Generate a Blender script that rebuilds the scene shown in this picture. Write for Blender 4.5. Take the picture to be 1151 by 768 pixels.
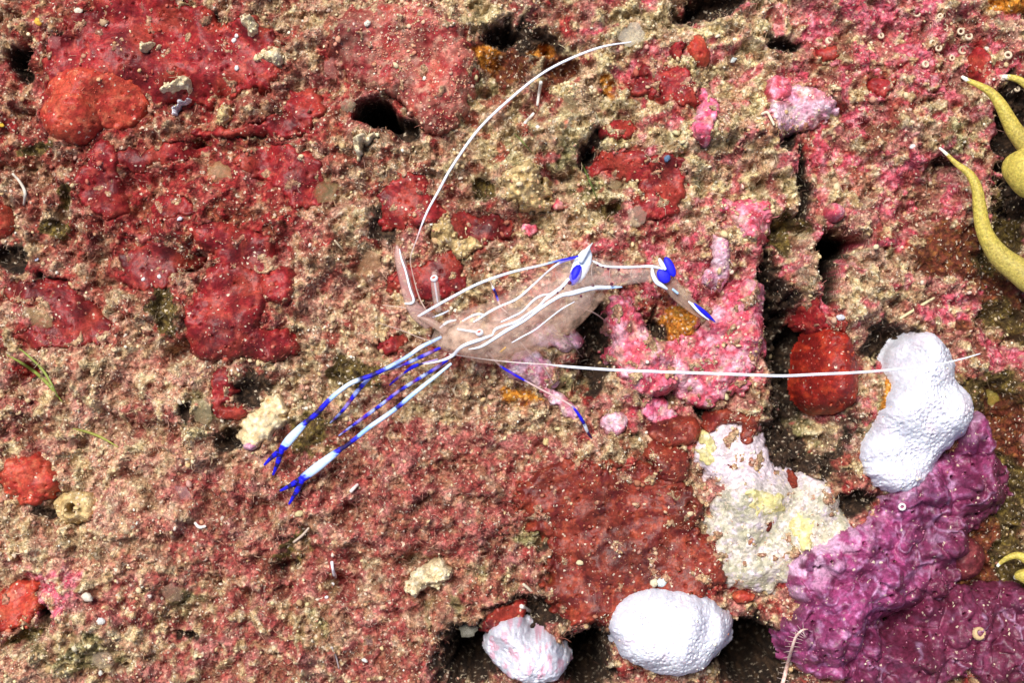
import bpy, math, random
import numpy as np

# ------------------------------------------------------------------ scene, camera, light
# Units: 1 Blender unit = 1 cm (a macro view of a patch of reef about 11.5 cm wide).
for o in list(bpy.data.objects):
    bpy.data.objects.remove(o, do_unlink=True)
scene = bpy.context.scene
scene.unit_settings.system = 'METRIC'
scene.unit_settings.scale_length = 0.01
COL = scene.collection

CAM_H = 20.0
cam_d = bpy.data.cameras.new('camera')
cam_d.sensor_width = 36.0
cam_d.lens = 36.0 * CAM_H / 11.51
cam_d.clip_start = 0.1
cam_d.clip_end = 1000.0
cam_d.dof.use_dof = True                # shallow macro focus on the shrimp, deep hollows go soft
cam_d.dof.focus_distance = CAM_H - 0.4
cam_d.dof.aperture_fstop = 0.25
cam = bpy.data.objects.new('camera', cam_d)
cam.location = (0, 0, CAM_H)
COL.objects.link(cam)
scene.camera = cam

SUN_TILT = math.radians(25.0)          # away from straight overhead
SUN_AZ = math.radians(122.0)           # direction the light comes from, from +x towards +y
world = bpy.data.worlds.new('World')
scene.world = world
world.use_nodes = True
wn = world.node_tree.nodes
sky = wn.new('ShaderNodeTexSky')
sky.sky_type = 'NISHITA'
sky.sun_disc = False
sky.sun_elevation = math.pi / 2 - SUN_TILT
sky.sun_rotation = math.pi / 2 - SUN_AZ
bgn = wn['Background']
bgn.inputs['Strength'].default_value = 0.08
world.node_tree.links.new(sky.outputs['Color'], bgn.inputs['Color'])

sun_d = bpy.data.lights.new('sun', 'SUN')
sun_d.energy = 4.4
sun_d.angle = math.radians(24.0)     # a broad strobe diffuser
sun_d.color = (1.0, 0.96, 0.90)
sun = bpy.data.objects.new('sun', sun_d)
sun.location = (-4, 6, 14)
from mathutils import Vector, Matrix, Euler
sdir = Vector((math.sin(SUN_TILT) * math.cos(SUN_AZ), math.sin(SUN_TILT) * math.sin(SUN_AZ), math.cos(SUN_TILT)))
sun.rotation_euler = sdir.to_track_quat('Z', 'Y').to_euler()
COL.objects.link(sun)

scene.view_settings.view_transform = 'Standard'
scene.view_settings.look = 'None'
scene.view_settings.exposure = 0.44
scene.view_settings.gamma = 1.0

rng = np.random.default_rng(7)
random.seed(7)

# ------------------------------------------------------------------ noise
def h01(ix, iy, seed):
    h = (ix.astype(np.int64) * 374761393 + iy.astype(np.int64) * 668265263 + seed * 1274126177) & 0xFFFFFFFF
    h = ((h ^ (h >> 13)) * 1274126177) & 0xFFFFFFFF
    h = ((h ^ (h >> 16)) * 2246822519) & 0xFFFFFFFF
    return ((h ^ (h >> 15)) & 0xFFFFFF).astype(np.float32) / 16777216.0

def vnoise(x, y, seed=0):
    ix = np.floor(x); iy = np.floor(y)
    fx = (x - ix).astype(np.float32); fy = (y - iy).astype(np.float32)
    ix = ix.astype(np.int64); iy = iy.astype(np.int64)
    def g(a, b, dx, dy):
        t = h01(a, b, seed) * 6.2831853
        return np.cos(t) * dx + np.sin(t) * dy
    u = fx * fx * fx * (fx * (fx * 6 - 15) + 10); v = fy * fy * fy * (fy * (fy * 6 - 15) + 10)
    a = g(ix, iy, fx, fy); b = g(ix + 1, iy, fx - 1, fy)
    c = g(ix, iy + 1, fx, fy - 1); d = g(ix + 1, iy + 1, fx - 1, fy - 1)
    return 1.5 * ((a + (b - a) * u) + ((c + (d - c) * u) - (a + (b - a) * u)) * v)

def fbm(x, y, seed=0, oc=4):
    s = 0; a = 1.0; t = 0
    for k in range(oc):
        s = s + a * vnoise(x * 2 ** k + 17.3 * k, y * 2 ** k - 9.1 * k, seed + 31 * k); t += a; a *= 0.5
    return s / t * 1.3

def worley(x, y, seed=0):
    ix = np.floor(x).astype(np.int64); iy = np.floor(y).astype(np.int64)
    best = np.full(x.shape, 9.0, np.float32); idv = np.zeros(x.shape, np.float32)
    for dx in (-1, 0, 1):
        for dy in (-1, 0, 1):
            cx = ix + dx; cy = iy + dy
            d = np.sqrt((cx + h01(cx, cy, seed) - x) ** 2 + (cy + h01(cx, cy, seed + 5) - y) ** 2).astype(np.float32)
            m = d < best
            best = np.where(m, d, best); idv = np.where(m, h01(cx, cy, seed + 9), idv)
    return best, idv

def sstep(a, b, x):
    t = np.clip((x - a) / (b - a), 0, 1)
    return t * t * (3 - 2 * t)

def to_px(x, y):
    return 575.5 + 100 * x, 384 - 100 * y

def P(px, py, z=0.0):
    k = (CAM_H - z) / CAM_H / 100.0
    return Vector(((px - 575.5) * k, (384 - py) * k, z))

# ------------------------------------------------------------------ substrate of the reef
# class: colour a, colour b, colour c, fine relief, grain density, turf density
CLS = {
    'B': ((.32, .088, .066), (.20, .045, .036), (.46, .24, .17), .070, .66, .9),   # maroon-brown turf
    'T': ((.46, .32, .18), (.26, .135, .075), (.64, .54, .36), .085, .95, .8),   # tan sediment turf
    'G': ((.29, .245, .105), (.13, .10, .038), (.46, .40, .21), .085, .80, .9),   # olive turf
    'C': ((.52, .32, .20), (.37, .155, .10), (.66, .51, .33), .070, .90, .9),    # pinkish cream turf
    'Y': ((.58, .46, .24), (.37, .26, .115), (.72, .64, .42), .085, 1.0, .8),    # yellowish cream turf
    'M': ((.32, .072, .058), (.21, .036, .034), (.44, .20, .15), .055, .42, .9),  # dusty maroon turf
    'D': ((.040, .022, .014), (.022, .013, .009), (.08, .045, .025), .06, .12, .35),  # dark turf of hollows, their shade painted into the colour
    'R': ((.27, .021, .020), (.17, .011, .012), (.40, .09, .06), .035, .40, .25),  # thin red film
    'P': ((.58, .12, .17), (.44, .05, .08), (.68, .30, .36), .045, .40, .3),        # thin pink film
    'O': ((.46, .17, .018), (.28, .085, .012), (.55, .28, .05), .05, .25, .2),      # ochre film
    'N': ((.13, .028, .014), (.075, .02, .010), (.20, .075, .02), .035, .12, .2),   # dark rust film
    'E': ((.10, .065, .02), (.05, .03, .012), (.19, .13, .03), .05, .25, .4),       # dark olive brown
}
SUB = [  # class, x, y, rx, ry, turn, dz   (in hundredths of a cm on the patch)
 ('R',190,190,230,170,0,0),('C',130,520,190,130,0,0),('M',470,590,190,130,0,0),('M',250,600,90,60,0,0),('Y',640,170,130,130,0,0),('Y',800,140,90,150,0,0),
 ('P',990,50,120,60,0,0),('R',960,160,80,60,0,0),('P',1000,215,80,40,0,0),('P',800,300,60,50,0,0),('C',1000,300,70,60,0,0),
 ('R',160,90,190,120,0,.05),('T',5,20,16,24,0,.05),('T',12,55,14,14,0,0),('D',22,72,13,24,10,-.7),('B',18,120,24,22,0,0),
 ('R',22,150,22,26,0,0),('T',34,132,10,22,0,0),('T',55,185,60,32,0,.0),('E',40,165,26,12,0,-.12),('T',55,52,9,26,-15,.02),
 ('T',98,55,34,9,10,.02),('T',120,12,12,8,0,0),('T',160,108,13,14,0,.05),('T',192,142,36,14,20,.06),('E',222,170,18,13,0,-.25),
 ('B',160,165,18,12,0,-.12),('R',200,175,40,14,0,0),('T',300,115,42,32,0,.10),('T',322,68,30,30,30,.10),('T',240,20,30,22,0,.03),
 ('D',246,22,10,10,0,-.25),('G',212,8,16,10,0,0),('T',335,18,60,22,0,.0),('T',395,25,60,30,0,.05),('R',290,175,45,22,0,-.05),
 ('R',300,215,60,40,0,-.12),('D',300,148,40,5,0,-.12),
 ('T',315,130,46,30,0,.06),('T',500,22,52,24,0,.08),('Y',548,14,34,18,0,.10),('N',565,65,44,36,0,-.30),('O',542,66,22,17,0,.05),
 ('D',562,40,26,16,-30,-.55),('D',600,42,38,22,-20,-.45),('O',610,55,10,12,0,-.3),('G',542,105,26,24,0,-.12),('T',360,178,46,24,0,.03),
 ('T',420,160,30,14,0,.10),('T',470,180,60,24,0,.02),('Y',560,125,34,34,0,.08),('B',650,25,30,26,0,.02),('Y',720,30,46,28,0,.06),
 ('N',628,78,24,16,-20,-.35),('O',686,98,12,22,20,-.15),('Y',640,118,30,24,0,.06),('B',608,118,22,22,0,-.05),('D',664,168,10,32,-15,-.35),
 ('G',592,172,34,34,0,.04),('Y',590,200,32,30,0,.14),('Y',790,75,56,44,0,.05),('D',802,2,52,14,15,-.6),('Y',825,140,50,50,0,.06),
 ('Y',748,150,50,26,0,.06),('R',735,105,44,40,0,.0),('Y',705,120,20,16,0,.04),('R',705,182,40,22,0,0),('Y',770,185,46,22,0,.05),
 ('Y',872,30,30,40,0,.05),('D',884,48,24,9,0,-.35),('Y',860,110,22,60,0,.03),('B',965,70,60,60,0,.02),('R',930,62,18,9,0,0),
 ('R',990,95,20,14,0,0),('R',1000,60,26,20,0,0),('P',1032,8,52,14,0,.03),('P',1030,42,26,14,0,.03),('P',980,22,22,12,0,0),
 ('B',1100,50,60,50,0,-.05),('P',1068,58,22,14,0,0),('R',1106,76,14,32,10,.0),('T',1130,32,26,16,0,0),('O',1130,6,30,8,0,.1),('G',1085,4,22,10,0,.1),
 ('D',887,156,16,14,0,-.4),('R',922,168,24,26,0,0),('T',1000,150,50,26,0,.05),('B',975,140,40,22,0,0),('T',1078,122,50,17,0,.06),
 ('G',1092,152,40,32,0,.10),('D',1140,140,22,60,0,-.6),('D',1062,190,22,18,0,-.4),('E',1130,250,30,60,0,-.35),('D',1140,215,18,30,0,-.5),
 ('T',28,215,32,26,0,.02),('E',72,228,12,28,0,-.3),('T',60,262,60,36,0,.0),('E',60,255,26,12,0,-.12),('D',8,292,18,22,0,-.35),('B',110,265,26,22,0,0),
 ('T',105,300,28,22,0,.03),('R',170,295,60,34,0,-.08),('R',60,350,90,44,0,-.02),('D',52,312,20,8,0,-.25),('T',120,345,30,26,0,.05),('T',150,360,34,34,0,.08),('T',6,355,14,20,0,.05),
 ('E',184,345,18,34,10,-.25),('D',215,298,16,10,0,-.35),('T',226,310,26,16,20,.06),('D',204,396,24,14,25,-.4),
 ('B',350,260,60,50,0,0),('R',325,245,34,26,0,0),('T',372,205,44,30,0,.06),('T',405,255,44,30,0,.04),('C',352,318,64,44,0,.06),
 ('C',400,350,60,40,0,.03),('D',430,256,16,20,0,-.2),('T',470,190,40,12,0,.05),('B',520,235,34,24,0,-.1),('E',545,212,18,16,0,-.3),
 ('T',502,262,24,28,0,.12),('T',540,300,54,34,0,.06),('G',470,372,24,13,0,-.05),('T',420,310,26,30,0,.02),('C',350,405,70,34,0,.06),
 ('Y',590,212,36,36,0,.10),('G',635,200,50,44,0,.02),('Y',640,262,70,36,0,.04),('E',692,232,18,14,0,-.3),('B',568,248,18,24,0,-.15),
 ('D',662,182,14,20,0,-.2),('Y',780,215,50,30,0,.06),('B',725,285,60,54,0,.02),('B',800,285,44,44,0,.02),('Y',830,265,34,12,0,.05),
 ('R',745,345,40,24,0,.02),('O',765,365,18,28,0,.02),('T',790,370,10,26,0,.05),('D',742,372,10,20,0,-.3),('T',650,345,30,22,0,.04),
 ('D',668,372,24,34,10,-.7),('G',730,400,26,18,0,.03),('Y',875,215,34,34,0,.06),('D',904,205,9,46,0,-.5),('E',886,262,34,26,0,-.5),('D',868,340,19,66,6,-.8),
 ('D',885,400,26,90,0,-.75),('D',946,276,26,20,0,-.9),('T',908,300,15,42,8,.30),('P',922,270,12,10,0,.2),('T',1000,300,54,46,0,.12),('B',1000,262,60,24,0,.04),('R',1000,275,30,12,0,.04),
 ('T',960,215,44,24,0,.05),('B',1060,235,54,44,0,.0),('N',1075,290,50,44,0,-.10),('E',1120,300,30,30,0,-.2),('N',1110,350,56,44,0,-.15),('B',1060,340,44,30,0,.04),
 ('P',1085,350,26,16,0,0),('E',1130,370,30,40,0,-.3),('T',970,350,26,24,0,.08),('R',920,355,30,20,0,.0),('D',1000,388,26,28,0,-.5),('B',1095,400,48,32,0,.0),('P',1130,405,20,20,0,0),
 ('G',1000,440,15,44,0,.1),('O',998,450,9,26,0,.05),('E',1120,450,40,40,0,-.3),('N',1130,500,34,60,0,-.3),
 ('C',120,440,130,66,0,.08),('C',60,500,90,60,0,.06),('B',175,465,46,40,0,.0),('B',20,480,34,50,0,0),('D',28,425,22,12,30,-.25),('R',20,420,16,20,0,-.1),('C',160,520,80,30,0,.05),
 ('C',205,425,44,34,0,.10),('D',285,440,30,24,0,-.25),('D',258,498,24,14,0,-.3),('G',225,465,26,22,0,0),('D',212,465,9,12,0,-.2),('M',250,560,70,36,0,.05),('T',360,440,60,50,0,-.02),
 ('E',395,420,40,22,0,-.10),('E',355,500,34,40,20,-.1),('M',320,545,30,44,0,-.05),('M',480,530,130,70,0,.10),('T',540,462,54,26,0,.04),('T',500,440,30,22,0,0),('M',560,500,60,34,0,.05),
 ('O',590,452,24,16,0,.03),('T',610,470,60,16,0,.03),('D',662,420,26,36,0,-.5),('G',642,438,24,26,0,.0),('T',715,430,26,20,0,.05),('T',700,500,50,14,0,.05),('M',590,560,60,50,0,.0),
 ('D',905,490,60,60,30,-.7),('G',925,480,26,34,0,.15),('D',790,465,16,12,0,-.4),('T',815,460,10,14,0,.1),('T',770,560,22,50,0,.02),('G',745,560,14,16,0,0),
 ('C',180,605,100,40,0,.08),('C',90,615,70,44,0,.05),('D',65,580,30,7,-20,-.2),('P',60,668,40,30,0,.02),('D',50,692,8,16,0,-.5),('E',25,722,30,14,30,-.3),('C',110,715,60,34,0,.08),
 ('G',85,735,60,28,0,.05),('M',170,680,80,36,0,0),('G',215,680,36,14,20,-.02),('M',250,620,60,44,0,.05),('M',270,730,90,50,0,.06),('D',282,676,22,12,0,-.3),('D',210,718,12,8,0,-.2),('C',15,750,30,20,0,.05),
 ('T',330,605,34,24,0,.0),('E',340,620,34,30,0,-.1),('D',322,642,16,8,0,-.3),('M',310,690,70,50,0,.03),('D',386,664,22,13,0,-.35),('G',350,700,26,26,0,.02),('M',420,640,90,60,0,.03),
 ('T',478,652,30,22,-30,.16),('T',418,655,16,24,0,.10),('G',545,655,44,20,0,.06),('M',440,690,46,34,0,.06),('M',440,750,70,40,0,.04),('G',500,700,22,30,0,.02),('D',530,738,44,44,0,-1.0),
 ('D',600,690,54,22,0,-.6),('D',665,742,34,48,0,-1.0),('D',850,742,50,56,20,-1.0),('N',640,650,30,30,0,-.2),('D',615,610,18,10,-20,-.15),('G',600,600,26,16,0,0),
 ('N',1080,680,90,60,0,-.25),('D',1005,705,40,28,0,-.6),('N',1110,600,44,60,0,-.35),('E',1135,560,22,50,0,-.35),('E',1140,640,20,40,0,-.3),('D',1000,755,16,20,0,-.5),('D',955,565,40,14,20,-.4),
]
PITS = [  # deep holes: x, y, rx, ry, turn, depth
 (424,127,27,18,-20,-2.2),(450,143,26,12,-32,-.6),(929,305,11,40,4,-2.2),(944,276,16,13,0,-1.4),(900,420,18,60,0,-.8),(530,742,30,30,0,-.8),(852,742,36,38,0,-.9),(664,752,22,32,0,-.9)]

# beyond the picture the same patchwork goes on
rb = random.Random(3)
for k in range(700):
    X = rb.uniform(-2600, 3750); Y = rb.uniform(-2400, 3150)
    c = rb.choice('BBMMTTCCYGGRRPDDNE')
    r = rb.uniform(60, 260) * (1 if abs(X - 575) < 1200 else 1.6)
    if -r * 1.2 - 15 < X < 1166 + r * 1.2 and -r * 1.2 - 15 < Y < 783 + r * 1.2: continue
    SUB.append((c, X, Y, r, r * rb.uniform(.5, 1), rb.uniform(0, 180), {'D': -.8, 'T': .15, 'G': .1, 'B': .1, 'N': -.2, 'E': -.2}.get(c, .1)))

def ell(px, py, bx, by, rx, ry, turn):
    a = math.radians(turn); ca, sa = math.cos(a), math.sin(a)
    dx = px - bx; dy = -(py - by)
    u = (dx * ca + dy * sa) / rx; v = (-dx * sa + dy * ca) / ry
    return np.sqrt(u * u + v * v)

def warp(px, py):
    wx = 13 * fbm(px / 42, py / 42, 11, 4); wy = 13 * fbm(px / 42, py / 42, 57, 4)
    return px + wx, py + wy

def base_low(px, py):
    calm = 1 - .65 * np.exp(-(((px - 580) / 150) ** 2 + ((py - 375) / 110) ** 2))
    calm = calm * (1 - .4 * np.exp(-(((px - 370) / 90) ** 2 + ((py - 490) / 80) ** 2)))
    return calm * (.26 * fbm(px / 170, py / 170, 3, 2) + .30 * fbm(px / 62, py / 62, 8, 3)) + .08 * fbm(px / 24, py / 24, 9, 2)

def fields(x, y):
    """height without crusts (smooth), fine relief, colour, grain density, turf density"""
    px, py = to_px(x, y)
    wx, wy = warp(px, py)
    n = px.size
    zlow = base_low(px, py)
    na = sstep(-.35, .35, fbm(px / 11, py / 11, 21, 3))
    nb = sstep(.05, .5, fbm(px / 6, py / 6, 22, 2))
    def tone(c, i=slice(None)):
        a, b, cc = (np.array(q, np.float32) for q in CLS[c][:3])
        t = a[None] + (b - a)[None] * na[i][:, None]
        return t + (cc[None] - t) * (nb[i] * .8)[:, None]
    frz = .38 * fbm(px / 13, py / 13, 91, 4)
    t0 = sstep(.0, .28, fbm(px / 45, py / 45, 29, 4))
    colr = tone('B') * (1 - t0)[:, None] + tone('T') * t0[:, None]
    rel = .055 + .02 * t0
    dens = .62 + .38 * t0
    turf = np.full(n, .75, np.float32)
    for c, bx, by, rx, ry, turn, dz in SUB:
        R = max(rx, ry) * 1.3 + 22
        i = np.nonzero((np.abs(px - bx) < R) & (np.abs(py - by) < R))[0]
        if i.size == 0: continue
        d = ell(wx[i], wy[i], bx, by, rx, ry, turn)
        w = sstep(1.12, .80, d + frz[i])
        k = CLS[c]
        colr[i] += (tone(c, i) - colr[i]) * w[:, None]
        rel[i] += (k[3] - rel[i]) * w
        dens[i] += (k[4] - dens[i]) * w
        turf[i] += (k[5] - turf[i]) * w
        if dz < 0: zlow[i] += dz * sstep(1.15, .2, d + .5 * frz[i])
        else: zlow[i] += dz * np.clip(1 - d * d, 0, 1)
    for bx, by, rx, ry, turn, dz in PITS:
        R = max(rx, ry) * 1.4 + 14
        i = np.nonzero((np.abs(px - bx) < R) & (np.abs(py - by) < R))[0]
        if i.size == 0: continue
        d = ell(px[i] + (wx[i] - px[i]) * .5, py[i] + (wy[i] - py[i]) * .5, bx, by, rx, ry, turn)
        d = d + .25 * frz[i]
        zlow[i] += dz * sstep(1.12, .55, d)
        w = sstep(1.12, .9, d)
        colr[i] += (tone('D', i) - colr[i]) * w[:, None]  # shade of the deep holes is painted into their colour
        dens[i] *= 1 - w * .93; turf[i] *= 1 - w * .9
    # thin red and pink films peep through wherever the sediment is thin
    peep = sstep(.12, .36, fbm(px / 24, py / 24, 77, 4)) * (dens > .35) * .85 * (1 - .75 * sstep(380, 450, py) * sstep(640, 560, px))
    side = sstep(620, 760, px + 120 * fbm(px / 60, py / 60, 79, 2)) * sstep(520, 440, py)
    colr += ((tone('R') * (1 - side)[:, None] + (tone('R') * .3 + tone('P') * .7) * side[:, None]) - colr) * peep[:, None]
    dens = dens * (1 - .72 * peep); turf = turf * (1 - .6 * peep); rel = rel * (1 - .5 * peep)
    drk = sstep(.10, .38, fbm(px / 17, py / 17, 87, 4)) * (dens > .35) * .3
    colr += ((tone('E') * .6 + tone('B') * .25) - colr) * drk[:, None]; dens = dens * (1 - .65 * drk)
    dk2 = sstep(.08, .36, fbm(px / 46, py / 46, 89, 4)) * (dens > .35) * .5
    colr += ((tone('E') * .75 + tone('M') * .12) - colr) * dk2[:, None]; dens = dens * (1 - .6 * dk2); zlow -= .14 * dk2
    soft = (1 - dk2) * (dens > .30).astype(np.float32) * (1 - peep)
    mar = sstep(.08, .34, fbm(px / 26, py / 26, 101, 4)) * soft * .45
    colr += (tone('M') * .9 - colr) * mar[:, None]
    olv = sstep(.10, .36, fbm(px / 24, py / 24, 83, 4)) * soft * .4
    colr += (tone('G') - colr) * olv[:, None]
    def zone(cx, cy, rx, ry): return np.exp(-(((px - cx) / rx) ** 2 + ((py - cy) / ry) ** 2) ** 2)
    redz = zone(180, 190, 250, 200); marz = np.maximum(zone(490, 600, 230, 140), zone(240, 590, 120, 90)); pinkz = np.maximum(zone(1000, 110, 190, 150), .7 * zone(760, 300, 130, 90))
    mau = sstep(-.05, .30, fbm(px / 34, py / 34, 109, 4)) * soft * .35
    colr += (np.array((.50, .22, .20), np.float32) * (1.15 - .5 * na)[:, None] - colr) * mau[:, None]
    crm = sstep(.10, .32, fbm(px / 19, py / 19, 103, 4)) * soft * (.75 - .5 * np.maximum(redz, marz))
    rdt = sstep(-.36, .06, fbm(px / 32, py / 32, 107, 4)) * soft * .95 * redz
    colr += ((tone('M') * .10 + tone('R') * .72) - colr) * rdt[:, None]; dens = dens * (1 - .72 * rdt); zlow -= .05 * rdt
    rdt = sstep(-.15, .25, fbm(px / 36, py / 36, 111, 4)) * soft * .85 * marz
    colr += ((tone('M') * .75 + tone('R') * .25) - colr) * rdt[:, None]; dens = dens * (1 - .35 * rdt)
    rdt = sstep(-.12, .26, fbm(px / 28, py / 28, 113, 4)) * soft * .85 * pinkz
    mixp = sstep(-.1, .2, fbm(px / 40, py / 40, 115, 3))[:, None]
    colr += ((tone('P') * mixp + tone('R') * (1 - mixp)) - colr) * rdt[:, None]; dens = dens * (1 - .5 * rdt)
    colr += (tone('Y') - colr) * crm[:, None]
    dens = np.clip(dens + crm * .5, 0, 1); zlow += .08 * crm
    w1, id1 = worley(px / 7, py / 7, 41)
    w2, id2 = worley(px / 3.8, py / 3.8, 43)
    fine = 1.0 * rel * (1.5 * fbm(px / 15, py / 15, 33, 4) + .6 * (.55 - w1) * (id1 > .55) + .4 * (.5 - w2) * (id2 > .3)) - 1.2 * rel * sstep(.10, .42, fbm(px / 12, py / 12, 35, 3))
    return zlow, fine, colr, dens, turf

# ------------------------------------------------------------------ mesh helpers
def mesh_from(name, verts, faces_flat, nper, col=None, smooth=True):
    me = bpy.data.meshes.new(name)
    nv = len(verts); nf = len(faces_flat) // nper
    me.vertices.add(nv); me.vertices.foreach_set('co', np.ascontiguousarray(verts, np.float32).ravel())
    me.loops.add(nf * nper); me.loops.foreach_set('vertex_index', np.ascontiguousarray(faces_flat, np.int32))
    me.polygons.add(nf)
    me.polygons.foreach_set('loop_start', np.arange(0, nf * nper, nper, dtype=np.int32))
    me.polygons.foreach_set('loop_total', np.full(nf, nper, np.int32))
    if smooth: me.polygons.foreach_set('use_smooth', np.ones(nf, bool))
    me.update(calc_edges=True)
    if col is not None:
        at = me.color_attributes.new('Col', 'FLOAT_COLOR', 'POINT')
        c4 = np.ones((nv, 4), np.float32); c4[:, :3] = np.clip(col, 0, 1)
        at.data.foreach_set('color', c4.ravel())
    return me

def link(name, me, mat=None, parent=None, loc=None):
    o = bpy.data.objects.new(name, me)
    if mat is not None: me.materials.append(mat)
    if parent is not None: o.parent = parent
    if loc is not None: o.location = loc
    COL.objects.link(o)
    return o

def tag(o, label, cat, group=None, kind=None):
    o['label'] = label
    if cat: o['category'] = cat
    if group: o['group'] = group
    if kind: o['kind'] = kind
    return o

def empty(name, loc, label, cat, group=None):
    o = bpy.data.objects.new(name, None); o.location = loc; o.empty_display_size = .1
    COL.objects.link(o)
    return tag(o, label, cat, group)

def grid_faces(nx, ny, keep=None):
    idx = np.arange(nx * ny).reshape(ny, nx)
    f = np.stack([idx[:-1, :-1], idx[:-1, 1:], idx[1:, 1:], idx[1:, :-1]], -1).reshape(-1, 4)
    if keep is not None: f = f[keep.reshape(-1)]
    return f

def compact(v, f, col=None):
    used = np.unique(f); m = np.full(len(v), -1); m[used] = np.arange(len(used))
    return v[used], m[f], (None if col is None else col[used])

# ------------------------------------------------------------------ materials
def mat_surface(name, rough=.8, bump=.5, bscale=30, spec=.25, vary=.35, sss=0.0, gran=0.0, gscale=28, coat=0.0, alpha=1.0, mott=0.0, speck=0.0, sscale=34, avar=0.0):
    m = bpy.data.materials.new(name); m.use_nodes = True
    nt = m.node_tree; N = nt.nodes; L = nt.links
    b = N['Principled BSDF']
    at = N.new('ShaderNodeAttribute'); at.attribute_name = 'Col'
    tc = N.new('ShaderNodeTexCoord')
    n1 = N.new('ShaderNodeTexNoise'); n1.inputs['Scale'].default_value = bscale; n1.inputs['Detail'].default_value = 4
    n1.inputs['Roughness'].default_value = .65
    L.new(tc.outputs['Object'], n1.inputs['Vector'])
    mr = N.new('ShaderNodeMapRange'); mr.inputs['From Min'].default_value = .3; mr.inputs['From Max'].default_value = .7
    mr.inputs['To Min'].default_value = 1 - vary; mr.inputs['To Max'].default_value = 1 + vary
    L.new(n1.outputs['Fac'], mr.inputs['Value'])
    mul = N.new('ShaderNodeVectorMath'); mul.operation = 'SCALE'
    L.new(at.outputs['Color'], mul.inputs[0]); L.new(mr.outputs['Result'], mul.inputs['Scale'])
    out = mul.outputs['Vector']
    if mott or speck:                       # every tiny granule has its own tone, a few are pale
        dn = N.new('ShaderNodeTexNoise'); dn.inputs['Scale'].default_value = sscale * .8; dn.inputs['Detail'].default_value = 1
        L.new(tc.outputs['Object'], dn.inputs['Vector'])
        wv = N.new('ShaderNodeVectorMath'); wv.operation = 'MULTIPLY_ADD'; wv.inputs[1].default_value = (.9 / sscale,) * 3
        L.new(dn.outputs['Color'], wv.inputs[0]); L.new(tc.outputs['Object'], wv.inputs[2])
        v2 = N.new('ShaderNodeTexVoronoi'); v2.inputs['Scale'].default_value = sscale
        L.new(wv.outputs['Vector'], v2.inputs['Vector'])
        sx = N.new('ShaderNodeSeparateXYZ'); L.new(v2.outputs['Color'], sx.inputs[0])
        m1 = N.new('ShaderNodeMapRange'); m1.inputs['To Min'].default_value = 1 - mott; m1.inputs['To Max'].default_value = 1 + mott
        L.new(sx.outputs['X'], m1.inputs['Value'])
        sc2 = N.new('ShaderNodeVectorMath'); sc2.operation = 'SCALE'
        L.new(out, sc2.inputs[0]); L.new(m1.outputs['Result'], sc2.inputs['Scale'])
        m2 = N.new('ShaderNodeMapRange'); m2.inputs['From Min'].default_value = 1 - speck; m2.inputs['From Max'].default_value = 1 - speck * .6
        m2.inputs['To Max'].default_value = .8
        L.new(sx.outputs['Y'], m2.inputs['Value'])
        mx = N.new('ShaderNodeMix'); mx.data_type = 'RGBA'
        L.new(m2.outputs['Result'], mx.inputs['Factor']); L.new(sc2.outputs['Vector'], mx.inputs['A'])
        mx.inputs['B'].default_value = (.66, .54, .40, 1)
        out = mx.outputs['Result']
    L.new(out, b.inputs['Base Color'])
    vo = N.new('ShaderNodeTexVoronoi'); vo.inputs['Scale'].default_value = gscale
    L.new(tc.outputs['Object'], vo.inputs['Vector'])
    ad = N.new('ShaderNodeMath'); ad.operation = 'MULTIPLY_ADD'
    ad.inputs[1].default_value = -gran; L.new(vo.outputs['Distance'], ad.inputs[0]); L.new(n1.outputs['Fac'], ad.inputs[2])
    bp = N.new('ShaderNodeBump'); bp.inputs['Strength'].default_value = bump; bp.inputs['Distance'].default_value = .03
    L.new(ad.outputs['Value'], bp.inputs['Height']); L.new(bp.outputs['Normal'], b.inputs['Normal'])
    b.inputs['Roughness'].default_value = rough
    b.inputs['Specular IOR Level'].default_value = spec
    if sss:
        b.inputs['Subsurface Weight'].default_value = sss
        b.inputs['Subsurface Radius'].default_value = (.06, .03, .03)
        b.inputs['Subsurface Scale'].default_value = 1.0
    if coat: b.inputs['Coat Weight'].default_value = coat; b.inputs['Coat Roughness'].default_value = .25
    if alpha < 1: b.inputs['Alpha'].default_value = alpha
    if avar:
        n3 = N.new('ShaderNodeTexNoise'); n3.inputs['Scale'].default_value = 9; n3.inputs['Detail'].default_value = 4
        L.new(tc.outputs['Object'], n3.inputs['Vector'])
        m3 = N.new('ShaderNodeMapRange'); m3.inputs['From Min'].default_value = .35; m3.inputs['From Max'].default_value = .65
        m3.inputs['To Min'].default_value = max(alpha - avar, .02); m3.inputs['To Max'].default_value = alpha + avar
        L.new(n3.outputs['Fac'], m3.inputs['Value']); L.new(m3.outputs['Result'], b.inputs['Alpha'])
    return m

M_REEF = mat_surface('reef_turf', rough=.85, bump=.7, bscale=26, spec=.2, vary=.5, gran=.7, gscale=24, mott=.42, speck=.045, sscale=38)
M_GRAIN = mat_surface('sediment', rough=.7, bump=.3, bscale=60, spec=.3, vary=.25)
M_SPONGE = mat_surface('sponge_skin', rough=.5, bump=.35, bscale=16, spec=.35, vary=.3, gran=.25, gscale=40, mott=.28, speck=.012, sscale=48)
M_CORALLINE = mat_surface('coralline_crust', rough=.6, bump=.5, bscale=14, spec=.35, vary=.35, gran=.8, gscale=20, mott=.35, speck=.05, sscale=34)
M_WHITE = mat_surface('white_papillae', rough=.7, bump=.35, bscale=40, spec=.25, vary=.12, gran=.6, gscale=40, sss=.25, mott=.07, sscale=40)
M_ROCK = mat_surface('pale_rock', rough=.75, bump=.5, bscale=14, spec=.25, vary=.25, gran=.5, gscale=22, mott=.30, speck=.05, sscale=30)
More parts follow.
